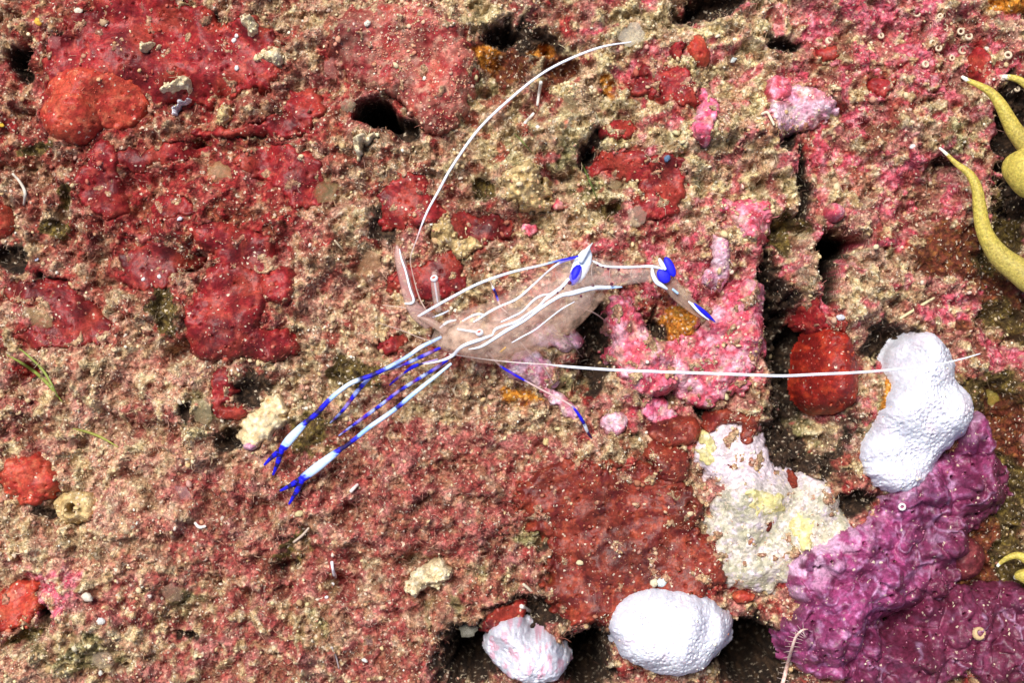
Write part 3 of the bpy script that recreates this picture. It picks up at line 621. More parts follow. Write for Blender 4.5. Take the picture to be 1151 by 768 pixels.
# the crusts themselves
made = {}
for n, c in enumerate(CR):
    st = c['step'] / 100
    x0, x1, y0, y1 = bbox(c)
    ux = np.arange(x0, x1, st); uy = np.arange(y0, y1, st)
    X, Y = np.meshgrid(ux, uy); xf = X.ravel(); yf = Y.ravel()
    z, d, er = crust_eval(c, xf, yf, bil(ZB, xf, yf))
    D = d.reshape(X.shape)
    keep = np.minimum(np.minimum(D[:-1, :-1], D[:-1, 1:]), np.minimum(D[1:, :-1], D[1:, 1:])) < 1.08
    px, py = to_px(xf, yf); s = c['seed']
    a, b, cc, g = TONES[c['tone']]
    a, b, cc = np.array(a), np.array(b), np.array(cc)
    na = sstep(-.3, .35, fbm(px / 18, py / 18, s + 60, 4)); nb = sstep(.05, .45, fbm(px / 9, py / 9, s + 61, 4))
    colr_ = a + (b - a) * na[:, None]; colr_ = colr_ + (cc - colr_) * (nb * .85)[:, None]
    if c['tone'] in ('red', 'darkred', 'rust', 'rosy'):
        t = sstep(-.05, .40, fbm(px / 60, py / 60, 131, 3)); colr_ = colr_ * (1 - .48 * t)[:, None]
        t = sstep(.05, .45, fbm(px / 48, py / 48, 133, 3)); colr_ = colr_ + (np.array((.36, .05, .026)) - colr_) * (t * (.25 if c['tone'] == 'rust' else .5))[:, None]
    if c['tone'] in ('pink', 'hotpink', 'lilac'):
        t = sstep(.02, .36, fbm(px / 30, py / 30, 135, 4)); colr_ = colr_ + (np.array((.70, .45, .52)) - colr_) * (t * .55)[:, None]
        t = sstep(.08, .36, fbm(px / 24, py / 24, 137, 4)); colr_ = colr_ + (np.array((.38, .045, .055)) - colr_) * (t * .7)[:, None]
        t = sstep(.16, .36, fbm(px / 16, py / 16, 139, 4)); colr_ = colr_ + (np.array((.45, .34, .20)) - colr_) * (t * .4)[:, None]
    if c['tone'] == 'white':
        tint = sstep(.15, .55, fbm(px / 26, py / 26, s + 70, 3))
        colr_ = colr_ + (np.array((.70, .56, .62)) - colr_) * (tint * .35)[:, None]
        if 'chipped' in c['label']:
            t = sstep(.1, .35, fbm(px / 9, py / 16, s + 72, 3)); colr_ = colr_ + (np.array((.72, .34, .44)) - colr_) * (t * .7)[:, None]
    if c['name'] == 'pale_rock':
        t = sstep(.05, .4, fbm(px / 7, py / 7, s + 71, 3)); colr_ = colr_ + (np.array((.42, .38, .24)) - colr_) * (t * .55)[:, None]
        lil = sstep(560, 530, py); colr_ = colr_ + (np.array((.64, .52, .60)) - colr_) * (lil * .7)[:, None]
    if c['name'] == 'purple_sponge':        # small pores, pale raised ridges, plum towards the dark corner
        w, i = worley(px / 19, py / 19, s + 80)
        z = z - .18 * sstep(.11, .06, w) * (i > .5)
        rd = np.abs(fbm(px / 46, py / 46, s + 81, 3)); on = sstep(-.1, .25, fbm(px / 40, py / 40, s + 82, 2))
        rid = sstep(.065, .015, rd) * on
        z = z + .035 * sstep(.14, .0, rd) * on
        colr_ = colr_ * (1 - .45 * sstep(-.1, .35, fbm(px / 44, py / 44, s + 87, 3)))[:, None]
        plum = sstep(1000, 1100, px + .6 * (py - 600)) * .8
        colr_ = colr_ + (np.array((.10, .014, .030)) - colr_) * plum[:, None]
        colr_ = colr_ + (np.array((.60, .40, .62)) - colr_) * (rid * .3)[:, None]
        edge = sstep(48, 4, ((px - 868) + (py - 655)) * .707) * sstep(-.25, .15, fbm(px / 14, py / 14, s + 83, 3))
        colr_ = colr_ + (np.array((.66, .40, .56)) - colr_) * (edge * .8)[:, None]
    if c['tone'] == 'white':                # fine pores, thicker set in places
        w, i = worley(px / 4.6, py / 4.6, s + 84)
        z = z - .045 * sstep(.36, .16, w) * (i > .25) * (.35 + .65 * sstep(-.2, .25, fbm(px / 30, py / 30, s + 85, 2)))
    if c['tone'] in ('red', 'darkred', 'rust', 'orange', 'scarlet') and c['mat'] == M_SPONGE:
        w, i = worley(px / 13, py / 13, s + 86)
        z = z - .05 * sstep(.17, .09, w) * (i > .55) * (d < .9)
    me_v = np.stack([xf, yf, z], -1)
    fc = grid_faces(len(ux), len(uy), keep)
    v, fc, cl = compact(me_v, fc, colr_)
    p = P(np.mean([q[0] for q in c['blobs']]), np.mean([q[1] for q in c['blobs']]), c['zt'])
    loc = Vector((p.x, p.y, 0))
    par = made.get(c['part_of']) if c['part_of'] else None
    v = v - np.array(loc)
    me = mesh_from(c['name'], v, fc.ravel(), 4, cl)
    o = link(c['name'], me, c['mat'], par, loc - par.location if par else loc)
    if not par: tag(o, c['label'], c['cat'], c['group']); made[c['name']] = o

# ------------------------------------------------------------------ sediment grains and turf (nobody could count them)
def ico():
    t = (1 + 5 ** .5) / 2
    v = np.array([(-1,t,0),(1,t,0),(-1,-t,0),(1,-t,0),(0,-1,t),(0,1,t),(0,-1,-t),(0,1,-t),(t,0,-1),(t,0,1),(-t,0,-1),(-t,0,1)], float)
    f = np.array([(0,11,5),(0,5,1),(0,1,7),(0,7,10),(0,10,11),(1,5,9),(5,11,4),(11,10,2),(10,7,6),(7,1,8),(3,9,4),(3,4,2),(3,2,6),(3,6,8),(3,8,9),(4,9,5),(2,4,11),(6,2,10),(8,6,7),(9,8,1)])
    return v / np.linalg.norm(v[0]), f
def octa():
    v = np.array([(1,0,0),(-1,0,0),(0,1,0),(0,-1,0),(0,0,1),(0,0,-1)], float)
    f = np.array([(0,2,4),(2,1,4),(1,3,4),(3,0,4),(2,0,5),(1,2,5),(3,1,5),(0,3,5)])
    return v, f
PAL = np.array([(.76,.63,.39),(.64,.48,.26),(.82,.77,.64),(.52,.35,.17),(.68,.59,.32),(.66,.37,.26),(.46,.19,.12),(.78,.69,.54)])
def grains(name, label, n, shape, rmean, rsig, rmin, rmax, palw, pw, seed, lift=.25, flat=(.45, 1.15)):
    r = np.random.default_rng(seed)
    x = r.uniform(-6.5, 6.5, n); y = r.uniform(-4.6, 4.6, n)
    px, py = to_px(x, y)
    den = bil(DEN, x, y)
    cl = (sstep(-.35, .35, fbm(px / 14, py / 14, seed + 3, 3)) * .9 + .1) * (.3 + .9 * sstep(-.3, .3, fbm(px / 60, py / 60, seed + 4, 3)))
    acc = r.uniform(0, 1, n) < (den ** pw) * cl
    x = x[acc]; y = y[acc]; den = den[acc]; m = x.size
    rad = np.clip(np.exp(r.normal(math.log(rmean), rsig, m)), rmin, rmax) / 100
    z = bil(TOP, x, y) + rad * lift
    bv, bf = shape()
    k = len(bv)
    q = r.normal(size=(m, 4)); q /= np.linalg.norm(q, axis=1)[:, None]
    w, a, b, c = q.T
    R = np.stack([np.stack([1 - 2 * (b * b + c * c), 2 * (a * b - c * w), 2 * (a * c + b * w)], -1),
                  np.stack([2 * (a * b + c * w), 1 - 2 * (a * a + c * c), 2 * (b * c - a * w)], -1),
                  np.stack([2 * (a * c - b * w), 2 * (b * c + a * w), 1 - 2 * (a * a + b * b)], -1)], 1)
    sc = r.uniform(flat[0], flat[1], (m, 1, 3)) * rad[:, None, None]
    jit = 1 + r.normal(0, .16, (m, k, 1))
    vv = np.einsum('mij,mkj->mki', R, bv[None] * jit * sc) + np.stack([x, y, z], -1)[:, None]
    # redder grains where the ground below is red
    und = np.stack([bil(CR_[:, :, i], x, y) for i in range(3)], -1)
    ci = r.choice(len(PAL), m, p=np.array(palw) / sum(palw))
    colr_ = PAL[ci] * r.uniform(.75, 1.12, (m, 1))
    mix = np.where(r.uniform(0, 1, (m, 1)) < .34, 0, r.uniform(.3, .8, (m, 1))); redd = np.clip((und[:, :1] / (und[:, 1:2] + .015) - 1.8) / 2.5, 0, 1) * (r.uniform(0, 1, (m, 1)) > .12)
    mix = np.maximum(mix, .82 * redd); colr_ = colr_ * (1 - mix) + np.clip(und * 1.35, 0, .8) * mix
    fac = (bf[None] + (np.arange(m) * k)[:, None, None]).reshape(-1)
    me = mesh_from(name, vv.reshape(-1, 3), fac, 3, np.repeat(colr_, k, 0), smooth=True)
    o = link(name, me, M_GRAIN)
    tag(o, label, 'sediment', kind='stuff')
    print(name, m)
    return o
CR_ = colr.reshape(sh + (3,))
for n, c in enumerate(CR):
    CR_[KIND == n + 1] = TONES[c['tone']][0]
grains('coarse_sediment', 'coarse cream and tan sand grains caught all over the reef', 80000, ico, 1.35, .50, .7, 4.8, (5,4,2,4,3,2,3,1), 1.6, 101, .15)
grains('fine_sediment', 'fine pale dust and sand specks sprinkled all over the reef', 200000, octa, .75, .38, .45, 1.9, (4,3,4,3,2,3,3,3), .75, 202, .35)

def turf_tufts(n, seed):
    r = np.random.default_rng(seed)
    x = r.uniform(-6.5, 6.5, n); y = r.uniform(-4.6, 4.6, n)
    acc = r.uniform(0, 1, n) < bil(TURF, x, y) * .9
    x = x[acc]; y = y[acc]; m = x.size
    z = bil(TOP, x, y)
    und = np.stack([bil(CR_[:, :, i], x, y) for i in range(3)], -1)
    L = r.uniform(.03, .12, m); az = r.uniform(0, 6.283, m); bend = r.uniform(-3.5, 3.5, m); tilt = r.uniform(.3, 1.0, m)
    w = r.uniform(.002, .0052, m)
    pts = []
    p = np.stack([x, y, z - .01], -1); pts.append(p)
    for s in range(3):
        dx = np.cos(az) * np.cos(tilt); dy = np.sin(az) * np.cos(tilt); dzz = np.sin(tilt)
        p = p + np.stack([dx, dy, dzz], -1) * (L / 3)[:, None]; pts.append(p)
        az = az + bend / 3; tilt = tilt - .25
    vv = []
    for s, p in enumerate(pts):
        ww = w * (1, .95, .8, .35)[s]
        for kk in range(3):
            t = kk * 2.094
            off = np.stack([-np.sin(az) * np.cos(t) * ww, np.cos(az) * np.cos(t) * ww, np.sin(t) * ww], -1)
            vv.append(p + off)
    vv = np.stack(vv, 1)
    fl = []
    for s in range(3):
        for kk in range(3):
            a = s * 3 + kk; b = s * 3 + (kk + 1) % 3
            fl.append((a, b, b + 3, a + 3))
    fl = np.array(fl)
    fac = (fl[None] + (np.arange(m) * 12)[:, None, None]).reshape(-1)
    t = r.uniform(0, 1, (m, 1))
    pale = np.where(t > .55, np.array((.55, .42, .27)), np.where(t > .25, np.array((.42, .20, .14)), np.array((.66, .60, .48))))
    colr_ = np.clip(und * 1.4, 0, .75) * .78 + pale * .22 * r.uniform(.7, 1.15, (m, 1))
    me = mesh_from('turf_algae', vv.reshape(-1, 3), fac, 4, np.repeat(colr_, 12, 0))
    o = link('turf_algae', me, M_GRAIN)
    tag(o, 'short wispy brown and tan turf algae furring the reef', 'turf algae', kind='stuff')
    print('turf', m)
turf_tufts(78000, 303)

# ------------------------------------------------------------------ tubes, blades and beads
def catmull(pts, per=8):
    pts = [np.array(p, float) for p in pts]
    q = [2 * pts[0] - pts[1]] + pts + [2 * pts[-1] - pts[-2]]
    out = []
    for i in range(1, len(q) - 2):
        for s in range(per):
            t = s / per
            out.append(.5 * ((2 * q[i]) + (-q[i - 1] + q[i + 1]) * t + (2 * q[i - 1] - 5 * q[i] + 4 * q[i + 1] - q[i + 2]) * t * t + (-q[i - 1] + 3 * q[i] - 3 * q[i + 1] + q[i + 2]) * t ** 3))
    out.append(pts[-1])
    return np.array(out)

def tube_mesh(name, pts, radii, colour, sides=8, per=8, flat=1.0, origin=(0, 0, 0)):
    """pts: list of 3-D points; radii: one per point; colour: function of t (0..1) or an rgb"""
    P4 = [tuple(p) + (r,) for p, r in zip(pts, radii)]
    C = catmull(P4, per); n = len(C)
    seg = np.linalg.norm(np.diff(C[:, :3], axis=0), axis=1); T = np.concatenate([[0], np.cumsum(seg)]); T /= max(T[-1], 1e-9)
    tan = np.gradient(C[:, :3], axis=0); tan /= np.maximum(np.linalg.norm(tan, axis=1)[:, None], 1e-9)
    up = np.array((0, 0, 1.0)); v = []; cl = []; jr = random.Random(len(pts) * 7 + n)
    for i in range(n):
        sd = np.cross(up, tan[i]); l = np.linalg.norm(sd)
        sd = sd / l if l > .05 else np.array((1.0, 0, 0))
        nn = np.cross(tan[i], sd)
        r = max(C[i, 3], .0008)
        for k in range(sides):
            a = 2 * math.pi * k / sides
            v.append(C[i, :3] + sd * math.cos(a) * r + nn * math.sin(a) * r * flat)
        if callable(colour):
            j = .8 * (T[min(i + 1, n - 1)] - T[max(i - 1, 0)])
            cl += [colour(min(1, max(0, T[i] + jr.uniform(-j, j)))) for k in range(sides)]
        else: cl += [colour] * sides
    v.append(C[0, :3] - tan[0] * C[0, 3] * .6); v.append(C[-1, :3] + tan[-1] * C[-1, 3] * .6)
    cl += [cl[0], cl[-1]]
    f = []
    for i in range(n - 1):
        for k in range(sides):
            a = i * sides + k; b = i * sides + (k + 1) % sides
            f += [(a, b, b + sides), (a, b + sides, a + sides)]
    e0 = n * sides; e1 = e0 + 1; l0 = (n - 1) * sides
    for k in range(sides):
        f.append((e0, (k + 1) % sides, k)); f.append((e1, l0 + k, l0 + (k + 1) % sides))
    return mesh_from(name, np.array(v) - np.array(origin), np.array(f).ravel(), 3, np.array(cl))

def bead_mesh(name, c, rad, colour, turn=0, seg=10, origin=(0, 0, 0), rough=0.0, seed=1):
    """smooth ellipsoid, radii rad=(x,y,z), turned in the plane"""
    v = []; f = []; r = random.Random(seed)
    rings = seg // 2 + 1
    for i in range(rings + 1):
        th = math.pi * i / rings
        for k in range(seg):
            a = 2 * math.pi * k / seg
            j = 1 + r.uniform(-rough, rough)
            x, y, z = math.sin(th) * math.cos(a) * rad[0] * j, math.sin(th) * math.sin(a) * rad[1] * j, math.cos(th) * rad[2] * j
            t = math.radians(turn)
            v.append((c[0] + x * math.cos(t) - y * math.sin(t) - origin[0], c[1] + x * math.sin(t) + y * math.cos(t) - origin[1], c[2] + z - origin[2]))
    for i in range(rings):
        for k in range(seg):
            f.append((i * seg + k, (i + 1) * seg + k, (i + 1) * seg + (k + 1) % seg, i * seg + (k + 1) % seg))
    return mesh_from(name, np.array(v), np.array(f).ravel(), 4, np.tile(np.array(colour), (len(v), 1)))

# ------------------------------------------------------------------ the shrimp
WHT = (.76, .82, .92); PALE = (.40, .58, .92); BLU = (.010, .008, .62); DBL = (.012, .005, .07); VIO = (.10, .03, .40); MAR = (.09, .008, .03); FLESH = (.46, .25, .17)
def bands(stops):
    def f(t):
        c = stops[0][1]
        for s, k in stops:                                     # short soft change between bands
            w = min(1, max(0, (t - s) / .022 + .5))
            c = tuple(a + (b - a) * w for a, b in zip(c, k))
        return c
    return f
ZS = .62                                                       # height of the body's middle line
root_p = P(590, 370, surf(590, 370))
shrimp = empty('cleaner_shrimp', root_p, 'glass-clear shrimp with white stripes and blue-banded claws perched on the reef', 'shrimp')
O3 = tuple(root_p)
def part(name, me, parent=None, mat=M_SHRIMP, label=None):
    o = link(name, me, mat, parent or shrimp)
    if label: o['label'] = label
    return o
def tub(name, pix, radii, colour, parent=None, mat=M_SHRIMP, label=None, sides=8, per=8, flat=1.0):
    """pix: (px, py, z) list, radii in hundredths"""
    if name == 'antenna': pix = [(a + random.uniform(-.7, .7), b + random.uniform(-.7, .7), z) for a, b, z in pix]
    pts = [tuple(P(a, b, z)) for a, b, z in pix]
    if isinstance(radii, (int, float)): radii = [radii] * len(pts)
    return part(name, tube_mesh(name, pts, [r / 100 for r in radii], colour, sides, per, flat, O3), parent, mat, label)

M_BODY = mat_surface('shrimp_glass_body', rough=.3, bump=.4, bscale=16, spec=.4, vary=.4, alpha=.17, avar=.11)
def loft(name, st, colour, sides=20, per=6, depth=.8):
    """st: px, py, z, half width in hundredths"""
    pts = [tuple(P(a, b, z)) for a, b, z, r in st]
    return tube_mesh(name, pts, [r / 100 for *_, r in st], colour, sides, per, depth, O3)
carap = [(487,383,ZS,5),(497,380,ZS,15),(512,377,ZS,23),(535,374,ZS,28),(560,369,ZS,31),(585,358,ZS,33),(610,345,ZS,33),(632,331,ZS,31),(650,320,ZS,27)]
abdo = [(640,322,ZS,28),(655,312,ZS+.02,26),(668,308,ZS,19),(684,308,ZS-.02,15),(705,308,ZS-.04,12),(725,307,ZS-.06,10),(742,306,ZS-.08,9)]
fl = lambda t: FLESH
body = part('carapace', loft('carapace', carap, lambda t: (.84, .58, .47)), mat=M_BODY, label='glassy pinkish-brown carapace with white lengthwise stripes')
abd = part('abdomen', loft('abdomen', abdo, lambda t: (.72, .56, .48)), mat=mat_surface('shrimp_glass_tail', rough=.25, bump=.15, bscale=30, spec=.4, vary=.3, alpha=.17, avar=.1), label='clear bent abdomen with maroon dots and a blue spot')
belly = part('belly', loft('belly', [(520,395,ZS-.1,6),(545,400,ZS-.1,9),(575,394,ZS-.1,12),(605,382,ZS-.1,13),(635,364,ZS-.1,12),(658,346,ZS-.08,9),(678,331,ZS-.05,4)], lambda t: (.74, .47, .34)), mat=M_BODY)
part('organs', loft('organs', [(500,384,ZS,8),(515,381,ZS+.02,15),(535,380,ZS+.03,17),(556,375,ZS+.02,13),(580,364,ZS,10),(606,349,ZS,9),(628,335,ZS,6),(645,324,ZS,3)], lambda t: (.66, .46, .33) if t < .35 else (.55, .33, .25)), body, mat_surface('shrimp_organs', rough=.6, bump=.6, bscale=12, spec=.2, vary=.5, alpha=.34, avar=.26))
for k in range(5):                                             # faint edges of the overlapping tail plates
    a, b, r = [(640,326,27),(656,312,24),(670,308,17),(690,308,13),(714,308,10)][k]
    dx, dy = [(.78,-.62),(.85,-.5),(1,-.1),(1,0),(1,0)][k]
    arc = [(a - dy * r * q - dx * 5 * (1 - q * q) , b + dx * r * q + dy * -5 * (1 - q * q), ZS + .8 * r / 100 * math.sqrt(max(0, 1 - q * q)) + .004) for q in (-.95, -.6, -.2, .2, .6, .95)]
    tub('plate_edge', arc, .45, (.62, .46, .40), abd, M_CLEAR)
SP = np.array([(a, b, r) for a, b, z, r in carap] + [(a, b, r) for a, b, z, r in abdo[2:]], float)
def ztop(px, py):
    d = np.hypot(SP[:, 0] - px, SP[:, 1] - py); i = int(np.argmin(d))
    # distance to nearest segment of the midline
    best = 1e9; rr = SP[i, 2]
    for j in range(max(0, i - 1), min(len(SP) - 1, i + 1)):
        a, b = SP[j, :2], SP[j + 1, :2]; ab = b - a; t = np.clip(np.dot((px, py) - a, ab) / np.dot(ab, ab), 0, 1)
        q = np.hypot(*(a + ab * t - (px, py)))
        if q < best: best = q; rr = SP[j, 2] + (SP[j + 1, 2] - SP[j, 2]) * t
    u = min(best / rr, 1.0)
    return ZS + .8 * rr / 100 * math.sqrt(max(0, 1 - u * u)) + .006
def stripe(pix, r, colour=WHT, parent=body, name='stripe'):
    rs = r if isinstance(r, list) else [r] * len(pix)
    rs = [q * 1.2 * random.uniform(.8, 1.2) for q in rs]; rs[0] *= .6; rs[-1] *= .6
    pix = [(a + random.uniform(-.8, .8), b + random.uniform(-.8, .8)) for a, b in pix]
    return tub(name, [(a, b, ztop(a, b)) for a, b in pix], rs, colour, parent, sides=6, flat=.5)
stripe([(532,363),(540,358),(550,351),(563,344),(580,336),(597,322),(615,306),(630,296),(650,290)], 1.1, bands([(0, WHT), (.86, BLU)]))
stripe([(520,361),(529,357),(537,353),(545,354)], 1.0)
stripe([(563,362),(575,356),(588,349),(600,338),(608,333),(618,331)], .9)
stripe([(553,376),(557,370),(567,366),(580,361),(592,354),(606,344),(616,334),(626,327),(636,318)], 1.1)
stripe([(527,393),(540,389),(555,382),(570,372),(590,360),(610,346),(630,333),(643,329),(665,324),(682,323),(700,322)], [1.0,1.3,1.5,1.5,1.5,1.5,1.6,1.9,1.9,1.6,.9], bands([(0, WHT), (.93, PALE)]))
stripe([(575,386),(588,379),(602,371),(618,359),(632,348),(646,340)], .6)
stripe([(495,369),(503,363),(512,359)], 1.1)
stripe([(487,357),(496,353),(505,350)], 1.0)
stripe([(553,376),(540,382),(520,390),(508,400),(495,406),(477,409)], [1.2,1.5,1.8,1.6,1.3,.9])
stripe([(562,395),(568,391)], 1.0, (.72, .40, .12))
# the hump: white teardrop ringed spot
hump = part('hump_spot', bead_mesh('hump_spot', P(650,303,.0)[:2] + (ztop(648,306) - .03,), (.095, .215, .05), WHT, -24, 14, O3), abd)
part('blue_spot', bead_mesh('blue_spot', P(647,309,.85)[:2] + (ztop(647,309) - .005,), (.062, .125, .045), BLU, -22, 12, O3), hump)
tub('hump_tip', [(652,294,.86),(656,287,.86),(660,281,.86),(666,273,.86)], [3.2,3.2,2.2,.5], bands([(0, WHT), (.75, (.5, .5, .5))]), hump)
stripe([(640,314),(630,323),(622,330),(612,337)], [2.4,1.8,1.4,1.0], WHT)
for a, b, s in ((633,299,2.4),(644,293,2.4),(660,298,2.2),(640,318,2.4),(632,324,2.0),(626,329,1.8),(666,321,2.2),(672,298,1.5),(684,302,1.5),(696,303,1.6),(688,319,1.9),(653,333,1.5),(662,286,1.8),(678,300,1.3)):
    part('maroon_dot', bead_mesh('maroon_dot', P(a, b, .8)[:2] + (ztop(a, b) - .005,), (s / 100, s / 100, .012), MAR, 0, 8, O3), abd)
stripe([(665,293),(672,296),(680,299),(698,300),(716,300),(733,299),(746,302)], 1.2, WHT, abd)
# tail
ZT = ZS - .05
tail = part('tail_fan', loft('tail_fan', [(738,304,ZT,9),(748,314,ZT,10),(762,328,ZT-.03,7.5),(780,344,ZT-.06,5),(803,362,ZT-.1,1.2)], lambda t: (.40, .26, .20), depth=.35), mat=mat_surface('shrimp_glass_fan', rough=.25, bump=.1, bscale=30, spec=.5, vary=.15, alpha=.34), label='clear tail fan blades with blue and white tips')
def bd(name, a, b, z, rx, ry, rz, col, turn, par=None): return part(name, bead_mesh(name, tuple(P(a, b, z)), (rx / 100, ry / 100, rz / 100), col, turn, 14, O3), par)
tub('tail_ring', [(741,291,ZT+.12),(744,297,ZT+.12),(748,303,ZT+.13)], [1.6,2.6,1.6], WHT, tail)
bd('blue_patch', 753,300,ZT+.10, 5,12,2, BLU, 25, tail)
bd('blue_patch', 746,310,ZT+.09, 7,9,2, BLU, 35, tail)
tub('tail_ring', [(733,302,ZT+.10),(734,309,ZT+.12),(738,317,ZT+.12),(744,321,ZT+.1),(750,325,ZT+.07)], [1.4,2.3,2.6,2.3,1.2], WHT, tail)
tub('tail_mark', [(756,325,ZT+.06),(762,330,ZT+.05)], 1.3, PALE, tail)
tub('fan_tip', [(774,339,ZT+.04),(781,345,ZT+.02),(788,352,ZT),(797,360,ZT-.03)], [.8,2.2,2.2,.5], WHT, tail, flat=.5)
tub('fan_tip', [(780,341,ZT+.05),(788,348,ZT+.03),(796,355,ZT),(804,362,ZT-.05)], [.6,2.2,2.2,.5], BLU, tail, flat=.5)
tub('fan_blade', [(745,318,ZT),(760,334,ZT-.04),(780,351,ZT-.07),(796,360,ZT-.1)], [3,4,3,1], (.42, .27, .2), tail, tail.data.materials[0], flat=.25)
# eyes on stalks
def eye(ex, ey, ez, bx, by, bz):
    st = tub('eye_stalk', [(bx, by, bz), ((bx + ex) / 2, (by + ey) / 2, (bz + ez) / 2), (ex, ey, ez)], [1.0,1.1,1.3], WHT)
    e = bd('eye', ex, ey, ez + .01, 4.4, 3.8, 3.6, (.80, .78, .82), 20, None)
    bd('pupil', ex - .5, ey - 1, ez + .038, 2.2, 1.3, 1.4, (.55, .10, .06), 20, e)
eye(539,374,ztop(539,374)+.02, 514,370,ztop(514,370))
eye(488,313,.72, 492,340,.64)
tub('eye_sheath', [(493,350,.62),(491,338,.66),(489,322,.70),(488,306,.71)], [3.5,4.2,4.5,3], (.5, .34, .3), None, M_CLEAR, flat=.5)
# antennal scale, swept-back antennule, antennae
tub('antenna_scale', [(484,362,ZS),(470,352,ZS+.03),(462,340,ZS+.04),(455,315,ZS+.05),(449,290,ZS+.05),(446,276,ZS+.04)], [10,9,7,6.5,5.5,1.5], (.5, .3, .27), None, M_CLEAR, flat=.25)
tub('scale_edge', [(455,341,ZS+.07),(462,341,ZS+.08),(465,337,ZS+.09),(461,325,ZS+.09),(456,305,ZS+.09),(451,290,ZS+.09),(449,280,ZS+.08)], [.8,1.3,1.3,1.2,1.1,1.0,.5], WHT)
tub('antennule', [(470,356,.70),(485,347,.78),(510,333,.86),(540,318,.90),(575,306,.91),(605,299,.90),(628,293,.88),(650,288,.86)], [1.3,1.5,1.5,1.5,1.4,1.2,1.1,1.0], bands([(0, WHT), (.80, PALE), (.86, BLU)]), label='long pale blue feeler laid back over the body')
tub('head_spine', [(500,372,ZS+.1),(484,362,ZS+.1),(470,356,ZS+.1)], [5,4,1.5], (.5, .31, .24), None, M_CLEAR, flat=.5)
tub('antenna', [(484,358,.62),(472,335,.66),(463,306,.72),(462,290,.75),(468,268,.8),(480,239,.86),(493,213,.92),(509,186,.98),(540,144,1.06),(577,107,1.1),(609,82,1.1),(639,66,1.08),(675,53,1.02),(710,47,.95)],
    [1.1,.8,.5,.5,.7,1.2,1.3,1.4,1.4,1.4,1.3,1.3,1.1,.6], bands([(0, (.5, .34, .28)), (.17, (.6, .45, .42)), (.235, (.65, .2, .15)), (.243, (.82, .84, .92))]), label='curved white antenna sweeping up over the rock')
tub('antenna', [(505,398,.55),(545,404,.55),(580,407,.58),(615,410,.62),(640,412,.65),(690,415.5,.72),(740,418,.8),(790,420.5,.86),(840,422,.9),(880,422.3,.93),(920,421,.96),(960,419,.99),(1000,416,1.02),(1050,410,1.03),(1080,404,1.02),(1102,398,1.0)],
    [.7,.6,.6,.7,1.4,1.5,1.6,1.6,1.6,1.5,1.5,1.4,1.2,.9,.8,.5], bands([(0, (.72, .62, .6)), (.18, (.6, .15, .1)), (.19, (.82, .85, .95))]), label='long straight white antenna reaching across to the white sponge')
tub('feeler', [(486,384,.55),(470,379,.55),(450,371,.52),(425,363,.48)], [.5,.45,.4,.3], (.5, .36, .3))
tub('feeler', [(480,352,.62),(455,346,.6),(430,343,.55)], [.5,.45,.3], (.6, .45, .36))
# claws: arm, palm, two fingers each
def claw(arm, palm, fing, armc):
    a = tub('claw_arm', arm[0], arm[1], armc, per=14)
    p = tub('claw_palm', palm[0], palm[1], bands([(0, DBL), (.10, BLU), (.18, PALE), (.28, (.55, .70, .90)), (.80, PALE), (.90, BLU)]), a, sides=10, flat=.7)
    for f in fing:
        tub('claw_finger', f, [3.2,3.1,2.5,1.2], bands([(0, BLU), (.12, DBL), (.3, BLU), (.5, DBL), (.68, BLU)]), a)
    return a
c1 = lambda px, py, h: surf(px, py) + h
za = max(c1(316,505,.1), .15); zb_ = max(c1(338,539,.1), .15)
claw(([(496,379,.58),(486,384,.58),(472,391,.56),(458,401,.53),(435,414,.50),(418,422,.48),(404,427,.47),(391,433,.45),(372,448,.42),(356,465,.38),(346,473,.36)], [1.6,2.0,2.3,2.2,2.3,2.4,2.7,2.5,2.7,2.9,2.6]),
     ([(347,472,.36),(338,481,.34),(326,494,.3),(318,504,.27)], [2.4,4.0,5.2,4.4]),
     ([(319,503,.27),(312,509,.24),(305,515,.2),(297,523,.16)], [(317,505,.27),(314,515,.24),(311,524,.2),(307,534,.14)]),
     bands([(0, PALE), (.12, WHT), (.2, PALE), (.28, (.25, .35, .85)), (.34, PALE), (.40, BLU), (.46, DBL), (.50, BLU), (.55, DBL), (.585, (.6, .74, .92)), (.74, PALE), (.80, BLU), (.88, DBL), (.93, BLU), (.97, DBL)]))
claw(([(507,409,.54),(490,423,.52),(476,434,.50),(460,447,.48),(447,458,.47),(432,469,.45),(416,480,.43),(400,493,.40),(386,504,.37)], [1.6,2.0,2.4,2.5,2.5,2.6,2.6,2.4,2.3]),
     ([(386,503,.37),(374,512,.34),(356,526,.3),(340,538,.26)], [2.4,4.0,5.2,4.4]),
     ([(341,537,.26),(333,542,.23),(325,547,.2),(315,552,.16)], [(340,539,.26),(336,548,.23),(331,557,.19),(325,567,.13)]),
     bands([(0, (.55, .72, .85)), (.34, (.4, .6, .9)), (.45, BLU), (.48, DBL), (.51, PALE), (.58, (.6, .76, .92)), (.74, (.3, .5, .9)), (.86, BLU), (.92, DBL)]))
zig = []
for k in range(9):
    q = k / 9
    zig += [(q, BLU), (q + .035, DBL if k % 2 else (.13, .02, .12)), (q + .062, (.35, .42, .85) if k % 3 else (.25, .18, .55))]
def leg(pix, r, cf, mat=M_SHRIMP, label=None):
    pix = list(pix); a, b, z = pix[-1]; pix[-1] = (a, b, surf(a, b) + .005)
    return tub('leg', pix, r, cf, None, mat, label, sides=7, per=14)
leg([(495,391,.54),(478,399,.50),(456,409,.46),(436,415,.42),(418,423,.36),(404,437,.3),(394,450,.24),(385,462,.18),(371,476,.0)], [1.6,2.1,2.0,1.9,2.1,2.6,2.4,2.0,.9], bands(zig))
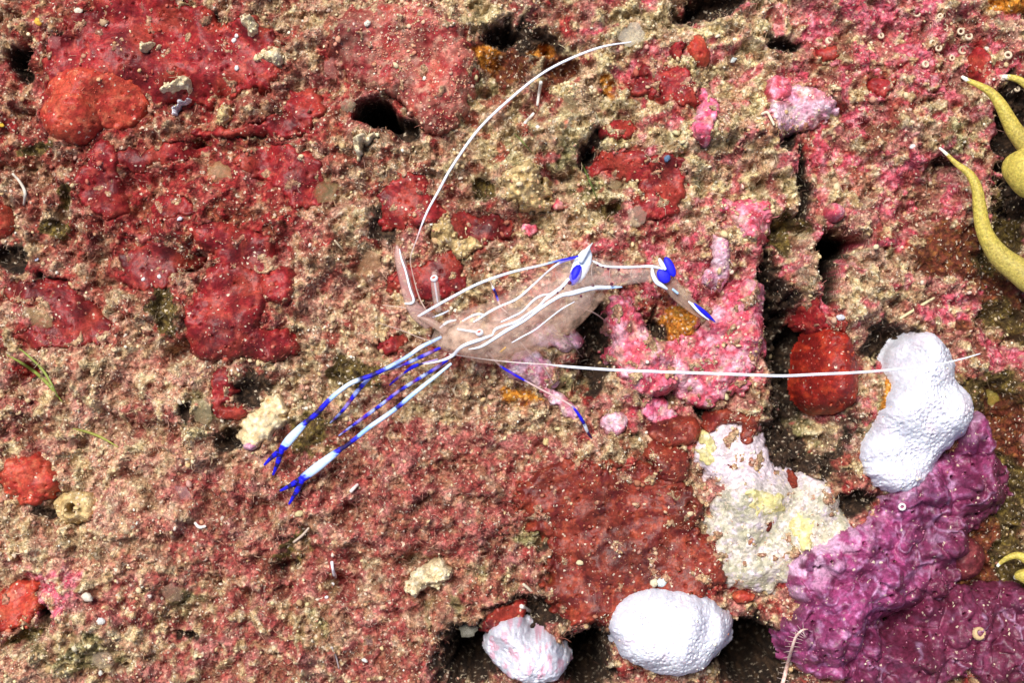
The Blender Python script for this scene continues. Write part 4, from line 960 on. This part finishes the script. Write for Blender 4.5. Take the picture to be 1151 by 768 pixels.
leg([(503,405,.52),(487,416,.48),(472,425,.44),(456,435,.40),(444,443,.36),(430,454,.31),(415,465,.25),(400,476,.18),(381,490,.0)], [1.6,2.1,2.0,1.9,1.9,2.1,2.1,1.9,.9], bands(zig))
leg([(492,404,.5),(478,408,.46),(465,412,.4),(455,419,.3),(446,426,.2),(438,433,.0)], [.9,1.2,2.2,1.3,1.6,.7], bands([(0, (.35, .25, .5)), (.22, DBL), (.3, BLU), (.6, (.4, .25, .35)), (.72, VIO), (.84, BLU)]))
leg([(548,396,.45),(562,411,.42),(576,420,.40),(590,428,.36),(612,440,.32),(630,449,.30),(644,458,.27),(655,474,.2),(660,485,.1),(665,493,.0)], [1.3,1.3,1.6,1.2,1.1,1.1,1.4,2.0,1.8,.8],
    bands([(0, (.55, .36, .33)), (.13, BLU), (.20, VIO), (.24, BLU), (.33, (.62, .42, .40)), (.66, (.6, .45, .42)), (.70, BLU), (.83, DBL), (.86, WHT), (.92, (.03, .01, .08)), (.97, DBL)]))
leg([(570,352,.5),(563,345,.52),(560,338,.5),(557,329,.42),(554,323,.3),(551,316,.0)], [.9,1.0,1.3,1.4,1.2,.5], bands([(0, (.5, .34, .3)), (.28, BLU), (.38, DBL), (.56, BLU), (.62, (.7, .8, .9)), (.75, (.5, .36, .3))]))
leg([(585,385,.42),(600,402,.35),(612,415,.24),(622,432,.0)], [.9,.8,.7,.5], (.55, .38, .35))
leg([(620,372,.42),(640,385,.3),(655,402,.0)], [.9,.8,.5], (.50, .36, .30))
leg([(650,345,.45),(668,352,.3),(682,362,.0)], [.9,.8,.5], (.50, .36, .30))

# ------------------------------------------------------------------ anemones at the edge
def tent(par, pix, rad, org):
    pts = [tuple(P(a, b, z)) for a, b, z in pix]
    me = tube_mesh('tentacle', pts, [r / 100 for r in rad], lambda t: (.78, .74, .62) if t < .045 else ((.48, .38, .075) if t < .5 else (.42, .33, .075)), 16, 10, 1.0, org)
    return link('tentacle', me, M_TENT, par)
def anemone(name, px, py, label, tents, colr_=(.40, .30, .10), rad=45):
    zb0 = -.35; p = P(px, py, zb0)
    e = empty(name, p, label, 'anemone')
    o = tuple(p)
    col_me = tube_mesh('column', [(p.x, p.y, zb0 - .25), (p.x, p.y, zb0), (p.x, p.y, .15), (p.x, p.y, .45), (p.x, p.y, .50)], [rad / 100 * q for q in (.95, .9, .85, .9, .35)], colr_, 24, 6, 1.0, o)
    link('column', col_me, M_TENT, e)
    for pix, r in tents: tent(e, pix, r, o)
    for k in range(5):
        a = random.uniform(-1.4, 1.4)
        q = [(px + rad * .5 * math.cos(a), py - rad * .5 * math.sin(a), .45), (px + rad * 1.3 * math.cos(a), py - rad * 1.3 * math.sin(a), .7), (px + rad * 2.2 * math.cos(a + .2), py - rad * 2.2 * math.sin(a + .2), .5), (px + rad * 2.9 * math.cos(a + .5), py - rad * 2.9 * math.sin(a + .5), .4)]
        tent(e, q[::-1], [2, 6, 9, 11], o)
    return e
anemone('sea_anemone', 1245, 215, 'olive-yellow anemone with tapering curved tentacles reaching in from the edge', [
    ([(1056,166,.42),(1064,173,.44),(1074,183,.46),(1090,196,.48),(1098,212,.48),(1101,232,.46),(1104,252,.44),(1111,270,.42),(1124,288,.40),(1142,302,.40),(1170,318,.42),(1215,300,.40)], [1.3,2.0,3.0,4.8,6.2,7.6,8.6,10,12.5,14.5,16,17]),
    ([(1081,86,.45),(1090,91,.47),(1101,96,.5),(1114,104,.5),(1125,118,.5),(1134,135,.48),(1143,150,.46),(1162,170,.42),(1205,195,.40)], [1.8,2.8,3.8,5.2,7.0,8.6,10,12,15]),
    ([(1134,185,.62),(1142,188,.72),(1158,192,.78),(1185,200,.7),(1220,208,.5)], [6,20,30,26,18]),
    ([(1127,86,.6),(1137,87,.64),(1148,91,.66),(1165,105,.64),(1190,140,.55),(1220,180,.45)], [2.4,3.4,4.2,6,9,12])])
anemone('sea_anemone', 1212, 668, 'pale yellow anemone with one hooked tentacle beside the magenta sponge', [
    ([(1121,637,.30),(1126,632,.32),(1134,627,.34),(1144,625,.36),(1155,630,.38),(1172,642,.38),(1195,658,.38)], [1.6,2.4,3.2,4.2,5.6,7,9]),
    ([(1140,650,.24),(1147,648,.28),(1160,650,.3),(1190,660,.35)], [2,7,10,10])], (.5, .42, .14), 36)

# ------------------------------------------------------------------ small things lying about
def small_tube(name, label, cat, pix, rad, colr_, mat=M_GRAIN, lift=.02, group=None):
    pts3 = [(a, b, surf(a, b) + lift + (z if z else 0)) for a, b, z in [(p + (0,))[:3] for p in pix]]
    pts = [tuple(P(*q)) for q in pts3]
    org = pts[0]
    me = tube_mesh(name, pts, [r / 100 for r in (rad if isinstance(rad, list) else [rad] * len(pts))], colr_, 7, 6, 1.0, org)
    return tag(link(name, me, mat, None, org), label, cat, group)
small_tube('grass_blade', 'green algae strand with silvery bubbles lying near the dull crimson film', 'algae strand', [(8,399),(24,408),(40,419),(54,432),(70,452)], [.8,1.5,2.0,2.0,.6], (.22, .27, .05), lift=.05)
small_tube('grass_blade', 'green algae strand curving beside the silvery-bubbled strand', 'algae strand', [(22,392),(34,402),(48,416),(58,432),(66,448)], [.6,1.3,1.4,1.2,.5], (.25, .30, .07), lift=.05)
small_tube('grass_blade', 'short yellow-green algae strand on tan turf above the siphon mound', 'algae strand', [(82,482),(98,486),(114,492),(133,503)], [.6,1.5,1.5,.5], (.30, .30, .06), lift=.05)
small_tube('grass_blade', 'dark green algae thread on olive turf below the curved antenna', 'algae strand', [(646,172),(655,186),(662,202),(672,226)], [.6,1.0,1.0,.4], (.10, .14, .03), lift=.04)
small_tube('grass_blade', 'thin green algae thread under the arc of the long antenna', 'algae strand', [(578,150),(588,160),(598,172)], [.5,.9,.4], (.16, .18, .05), lift=.04)
small_tube('worm_tube', 'straight straw-coloured worm tube lying above the tall white sponge', 'worm tube', [(1012,358),(1025,350),(1038,342),(1050,335)], [1.6,1.8,1.8,1.4], (.62, .54, .32), lift=.05)
small_tube('worm_tube', 'pale curled worm tube at the edge of the lilac algae knoll', 'worm tube', [(856,128),(862,126),(866,132),(870,140)], [1.4,1.6,1.6,1.2], (.68, .60, .44), lift=.05)
small_tube('worm_tube', 'white peg-like worm tube hanging below the long antenna arc', 'worm tube', [(608,92),(606,104),(604,118)], [2.0,1.8,1.6], (.72, .68, .62), lift=.06)
small_tube('worm_tube', 'white forked crumb of worm tube near the round white bead', 'worm tube', [(590,138),(596,132),(600,127)], [1.8,2.0,1.6], (.74, .70, .64), lift=.06)
small_tube('worm_tube', 'cream bent worm tube lying on the dark end of the rust sponge sheet', 'worm tube', [(588,657),(596,664),(603,673)], [1.6,1.7,1.3], (.62, .55, .42), lift=.05)
small_tube('worm_tube', 'long white chip on the lower end of the rust sponge sheet', 'worm tube', [(586,682),(596,688)], [2.6,2.2], (.76, .72, .66), lift=.05)
small_tube('worm_tube', 'small white peg standing by two white beads in the maroon turf', 'worm tube', [(373,632),(374,640),(376,647)], [1.8,1.5,2.2], (.80, .80, .84), lift=.08)
small_tube('worm_tube', 'pale crooked worm tube lying on the brown turf below the blue claws', 'worm tube', [(330,610),(340,602),(347,594)], [1.4,1.5,1.2], (.60, .48, .38), lift=.05)
small_tube('worm_tube', 'thin grey thread tube in the turf near the lower margin', 'worm tube', [(373,728),(378,740),(381,752)], [1.0,1.0,.8], (.50, .42, .42), lift=.05)
small_tube('worm_tube', 'white hooked worm tube on the maroon turf near the small claw tips', 'worm tube', [(394,553),(398,549),(402,545)], [2.0,2.0,1.6], (.70, .62, .58), lift=.05)
small_tube('worm_tube', 'white curved worm tube on the brown turf right of the yellowish sand', 'worm tube', [(219,588),(224,593),(231,592)], [1.6,2.0,1.5], (.74, .68, .62), lift=.05)
small_tube('worm_tube', 'crusty pale worm tube in brown turf beside the orange-red knob', 'worm tube', [(14,195),(22,204),(28,216),(27,230)], [1.4,1.6,1.8,1.4], (.60, .54, .46), lift=.05)
small_tube('worm_tube', 'tiny straw twig beside the orange fleck on tan turf', 'worm tube', [(376,270),(381,276),(385,281)], [1.0,1.1,.8], (.62, .50, .34), lift=.05)
# brittle star arm reaching out of the hollow
arm_px = [(872,790),(880,768),(885,748),(890,730),(895,716),(902,709),(908,708)]
bs = empty('brittle_star', P(868, 800, surf(868, 768)), 'bristly pale pink brittle star arm rising beside the magenta sponge', 'brittle star')
bo = tuple(bs.location)
apts = [tuple(P(a, b, max(surf(a, min(b, 800)), -.35) + .12)) for a, b in arm_px]
link('arm', tube_mesh('arm', apts, [.024, .024, .022, .019, .016, .012, .006], lambda t: (.70, .40, .34) if int(t * 46) % 2 else (.78, .60, .52), 8, 10, 1.0, bo), M_GRAIN, bs)
cp = catmull(apts, 6)
for i in range(3, len(cp) - 4, 2):
    for s in (-1, 1):
        d = cp[i + 1] - cp[i]; nrm = np.array((-d[1], d[0], 0)); nrm /= np.linalg.norm(nrm) + 1e-9
        e = cp[i] + nrm * s * .085 + np.array((0, 0, .02))
        link('bristle', tube_mesh('bristle', [tuple(cp[i]), tuple((cp[i] + e) / 2), tuple(e)], [.0028, .002, .001], (.70, .55, .5), 4, 2, 1.0, bo), M_GRAIN, bs)
link('disc', bead_mesh('disc', (bo[0] - .05, bo[1] - .15, bo[2] + .02), (.22, .20, .10), (.6, .35, .3), 0, 16, bo), M_GRAIN, bs)

# translucent discs
M_DISC = mat_surface('amber_film', rough=.4, bump=.2, bscale=30, spec=.3, vary=.3, alpha=.22)
def disc(px, py, r, colr_, label, tilt=(.4, .2)):
    z = surf(px, py) + .05; p = P(px, py, z)
    v = []; f = []; seg = 18; rr = random.Random(int(px * 7 + py))
    e = Euler((tilt[0], tilt[1], rr.uniform(0, 6)))
    rad = [1 + .12 * math.sin(2 * a + rr.uniform(0, 3)) + rr.uniform(-.04, .04) for a in range(seg)]
    for lay in (.012, -.012):
        for q in (.0, .55, .9, 1.0):
            for k in range(seg):
                a = 2 * math.pi * k / seg
                zz_ = (lay if q < 1 else 0) + .10 * r / 100 * (1 - q * q)
                v.append(Vector((math.cos(a) * q * r / 100 * rad[k], math.sin(a) * q * r / 100 * rad[k], zz_)))
                v[-1].rotate(e)
    for l in (0, 4):
        for i in range(3):
            for k in range(seg):
                a = (l + i) * seg + k; b = (l + i) * seg + (k + 1) % seg
                q4 = (a, b, b + seg, a + seg)
                f.append(q4 if l else q4[::-1])
    me = mesh_from('algae_disc', np.array([tuple(q) for q in v]), np.array(f).ravel(), 4, np.tile(np.array(colr_), (len(v), 1)))
    return tag(link('algae_disc', me, M_DISC, None, p), label, 'algae disc')
for a in [(246,196,14,(.46,.28,.12),'amber translucent disc on the dark crimson crust below the fold'),
          (366,214,15,(.26,.19,.08),'olive-brown translucent oval disc among sandy turf by the crimson hollow'),
          (42,361,16,(.50,.32,.16),'amber translucent disc over the dull crimson film'),
          (227,463,14,(.40,.32,.18),'beige translucent disc beside the narrow red sponge strand'),
          (375,76,12,(.55,.20,.18),'rosy translucent disc on the flank of the rosy sponge boss'),
          (643,122,16,(.45,.34,.18),'tan translucent disc in sandy turf under the antenna arc'),
          (710,38,15,(.58,.50,.40),'milky translucent disc at the tip of the curved antenna'),
          (391,118,8,(.42,.36,.24),'grey translucent disc left of the black hole'),
          (193,667,12,(.36,.22,.15),'brown translucent disc on maroon turf near a curled tan ridge'),
          (115,742,13,(.52,.40,.28),'beige translucent disc on the yellowish sand by the lower edge'),
          (526,708,10,(.30,.28,.22),'grey-green translucent disc at the lip of the black hollow'),
          (416,723,9,(.42,.26,.24),'dusky pink translucent disc on maroon turf'),
          (205,560,15,(.48,.26,.26),'mauve translucent disc on pale turf beside the maroon patch'),
          (690,205,9,(.40,.30,.16),'small olive translucent disc beside the bright red chipped patch'),
          (716,243,11,(.42,.30,.22),'brown translucent disc just below the bright red chipped patch'),
          (412,298,20,(.55,.30,.16),'pale orange translucent disc in the tan turf beside the antenna scale'),
          (1113,447,10,(.44,.34,.06),'yellow-olive translucent disc on the dark ground beside the tall white sponge'),
          (61,47,8,(.45,.12,.12),'reddish translucent disc beside the yellow bead')]:
    disc(*a, tilt=(random.uniform(-.5, .5), random.uniform(-.5, .5)))

# little rings of tube worms in the corner
def ring(px, py, r, label, group, colr_=(.62, .50, .36)):
    z = surf(px, py) + .02; p = P(px, py, z)
    v = []; f = []; A_, B_ = 12, 6
    for i in range(A_):
        a = 2 * math.pi * i / A_
        for k in range(B_):
            b = 2 * math.pi * k / B_
            q = r / 100 * (1 + .42 * math.cos(b))
            v.append((q * math.cos(a), q * math.sin(a), r / 100 * (.9 * math.sin(b))))
    for i in range(A_):
        for k in range(B_):
            f.append((i * B_ + k, ((i + 1) % A_) * B_ + k, ((i + 1) % A_) * B_ + (k + 1) % B_, i * B_ + (k + 1) % B_))
    me = mesh_from('tube_worm_ring', np.array(v), np.array(f).ravel(), 4, np.tile(np.array(colr_), (len(v), 1)))
    o = tag(link('tube_worm_ring', me, M_GRAIN, None, p), label, 'tube worm', group)
    o.rotation_euler = (random.uniform(-.4, .4), random.uniform(-.4, .4), 0)
for a, b, r in [(1055,54,3.0),(1062,30,3.4),(1080,35,3.2),(1089,41,3.4),(1082,56,4.0),(932,46,3.6),(1048,48,3.0),(1133,62,3.6),(1143,100,2.6),(1031,15,3.2),(1040,72,3.2),(1094,82,3.4),(990,40,2.8),(1070,65,2.6),(1057,18,2.6)]:
    ring(a, b, r, 'small cream worm tube ring on the pink and maroon crust near the tentacle tips', 'tube worm rings')
ring(1014,570,3.2, 'white worm tube ring on the magenta sponge under the tall white sponge', None, (.75, .68, .66))
ring(1100,713,5.5, 'amber and white ring of crust on the dark ground by the plum lobe', None, (.55, .38, .20))

# white beads, crumbs and pebbles one can pick out
def bead(px, py, r, colr_, label, name='bead', cat='bead', ry=None, turn=0, rough=.20):
    r *= .82; ry = ry * .82 if ry else None; colr_ = tuple(q * w for q, w in zip(colr_, (.88, .85, .80)))
    z = surf(px, py) + r / 100 * .3; p = P(px, py, z)
    me = bead_mesh(name, (0, 0, 0), (r / 100, (ry or r) / 100, min(r, ry or r) / 100 * .85), colr_, turn, 12, (0, 0, 0), rough, int(px + py))
    tag(link(name, me, M_GRAIN, None, p), label, cat)
WB = (.80, .80, .84)
for a in [(43,24,6,(.72,.42,.06),'yellow egg-shaped bead on the crimson sponge'),
          (1,140,5,(.75,.50,.05),'tiny yellow bead at the margin of the red film'),
          (605,143,4,WB,'white bead under the long antenna arc'),(377,649,2.6,WB,'white bead just below the small white peg'),
          (374,657,3.0,WB,'white bead beside the short dark gap under the small white peg'),(367,672,3,WB,'pale bead left of the oval white bead'),
          (388,671,4,WB,'oval white bead in the dark gap of maroon turf'),(202,246,4,(.70,.72,.85),'bluish bead on the rim of the flat crimson patch'),
          (41,292,3,(.55,.62,.85),'bluish bead on dark brown turf'),(161,314,3,WB,'white bead in the dark crimson dip'),(179,311,3,WB,'white bead beside its twin in the dark crimson dip'),
          (413,26,5,(.74,.70,.62),'cream pebble on the upper rosy sponge boss'),(652,633,5,(.68,.58,.38),'smooth cream pebble on the rust sponge sheet'),
          (649,243,4,(.76,.74,.68),'white bead on olive turf above the hump'),(614,497,5.5,(.62,.50,.24),'round yellowish pellet on the grainy turf near the hind leg tip'),
          (719,495,4,(.74,.70,.58),'cream bead beside the rust-red dome'),(744,655,7,(.62,.72,.78),'pale blue chip beside a cream crumb above the round white sponge'),
          (735,656,6,(.66,.60,.44),'cream crumb beside the pale blue chip'),(1060,444,4,(.84,.84,.82),'bright white bead on the tall white sponge'),
          (113,757,4,(.72,.74,.74),'white bead at the lower margin in yellowish sand'),(113,699,6,(.74,.78,.80),'white bead above the yellowish sand'),
          (98,672,8,(.72,.66,.58),'chalky oblong chip on maroon turf'),(168,670,4,(.75,.70,.66),'small chalky chip on maroon turf beside a brown disc'),
          (750,178,5,(.10,.18,.32),'dark blue chip on cream grains'),(824,67,6,(.60,.68,.70),'pale blue chip on sandy turf near the peach sponge'),
          (1110,55,5,(.66,.62,.56),'cream chip on dark maroon crust by the tentacle tips'),(336,578,6,(.58,.50,.28),'yellowish pellet on brown turf below the claw tips'),
          (410,743,4.5,(.74,.74,.72),'white pellet on maroon turf near the lower margin'),(266,40,3,WB,'white speck bead on the crimson sheet by the cream pellet'),
          (263,45,4,WB,'larger white bead on the crimson sheet by the cream pellet'),(266,76,4,WB,'white bead on the lower flank of the crimson sheet'),
          (119,26,4,(.76,.72,.66),'cream chip on the upper flank of the crimson sheet'),(88,12,6,(.74,.68,.56),'cream crumb near the top of the crimson sheet'),
          (517,741,0.1,WB,None),(1026,165,4,WB,'white bead on the pinkish grainy ledge'),(945,357,6,(.62,.62,.72),'lilac-white chip above the scarlet ball')]:
    if a[4]: bead(a[0], a[1], a[2], a[3], a[4], ry=a[2] * random.uniform(.6, 1.0), turn=random.uniform(0, 180))
print('tris', sum(sum(p.loop_total - 2 for p in o.data.polygons) if len(o.data.polygons) < 5000 else len(o.data.polygons) for o in bpy.data.objects if o.type == 'MESH'))
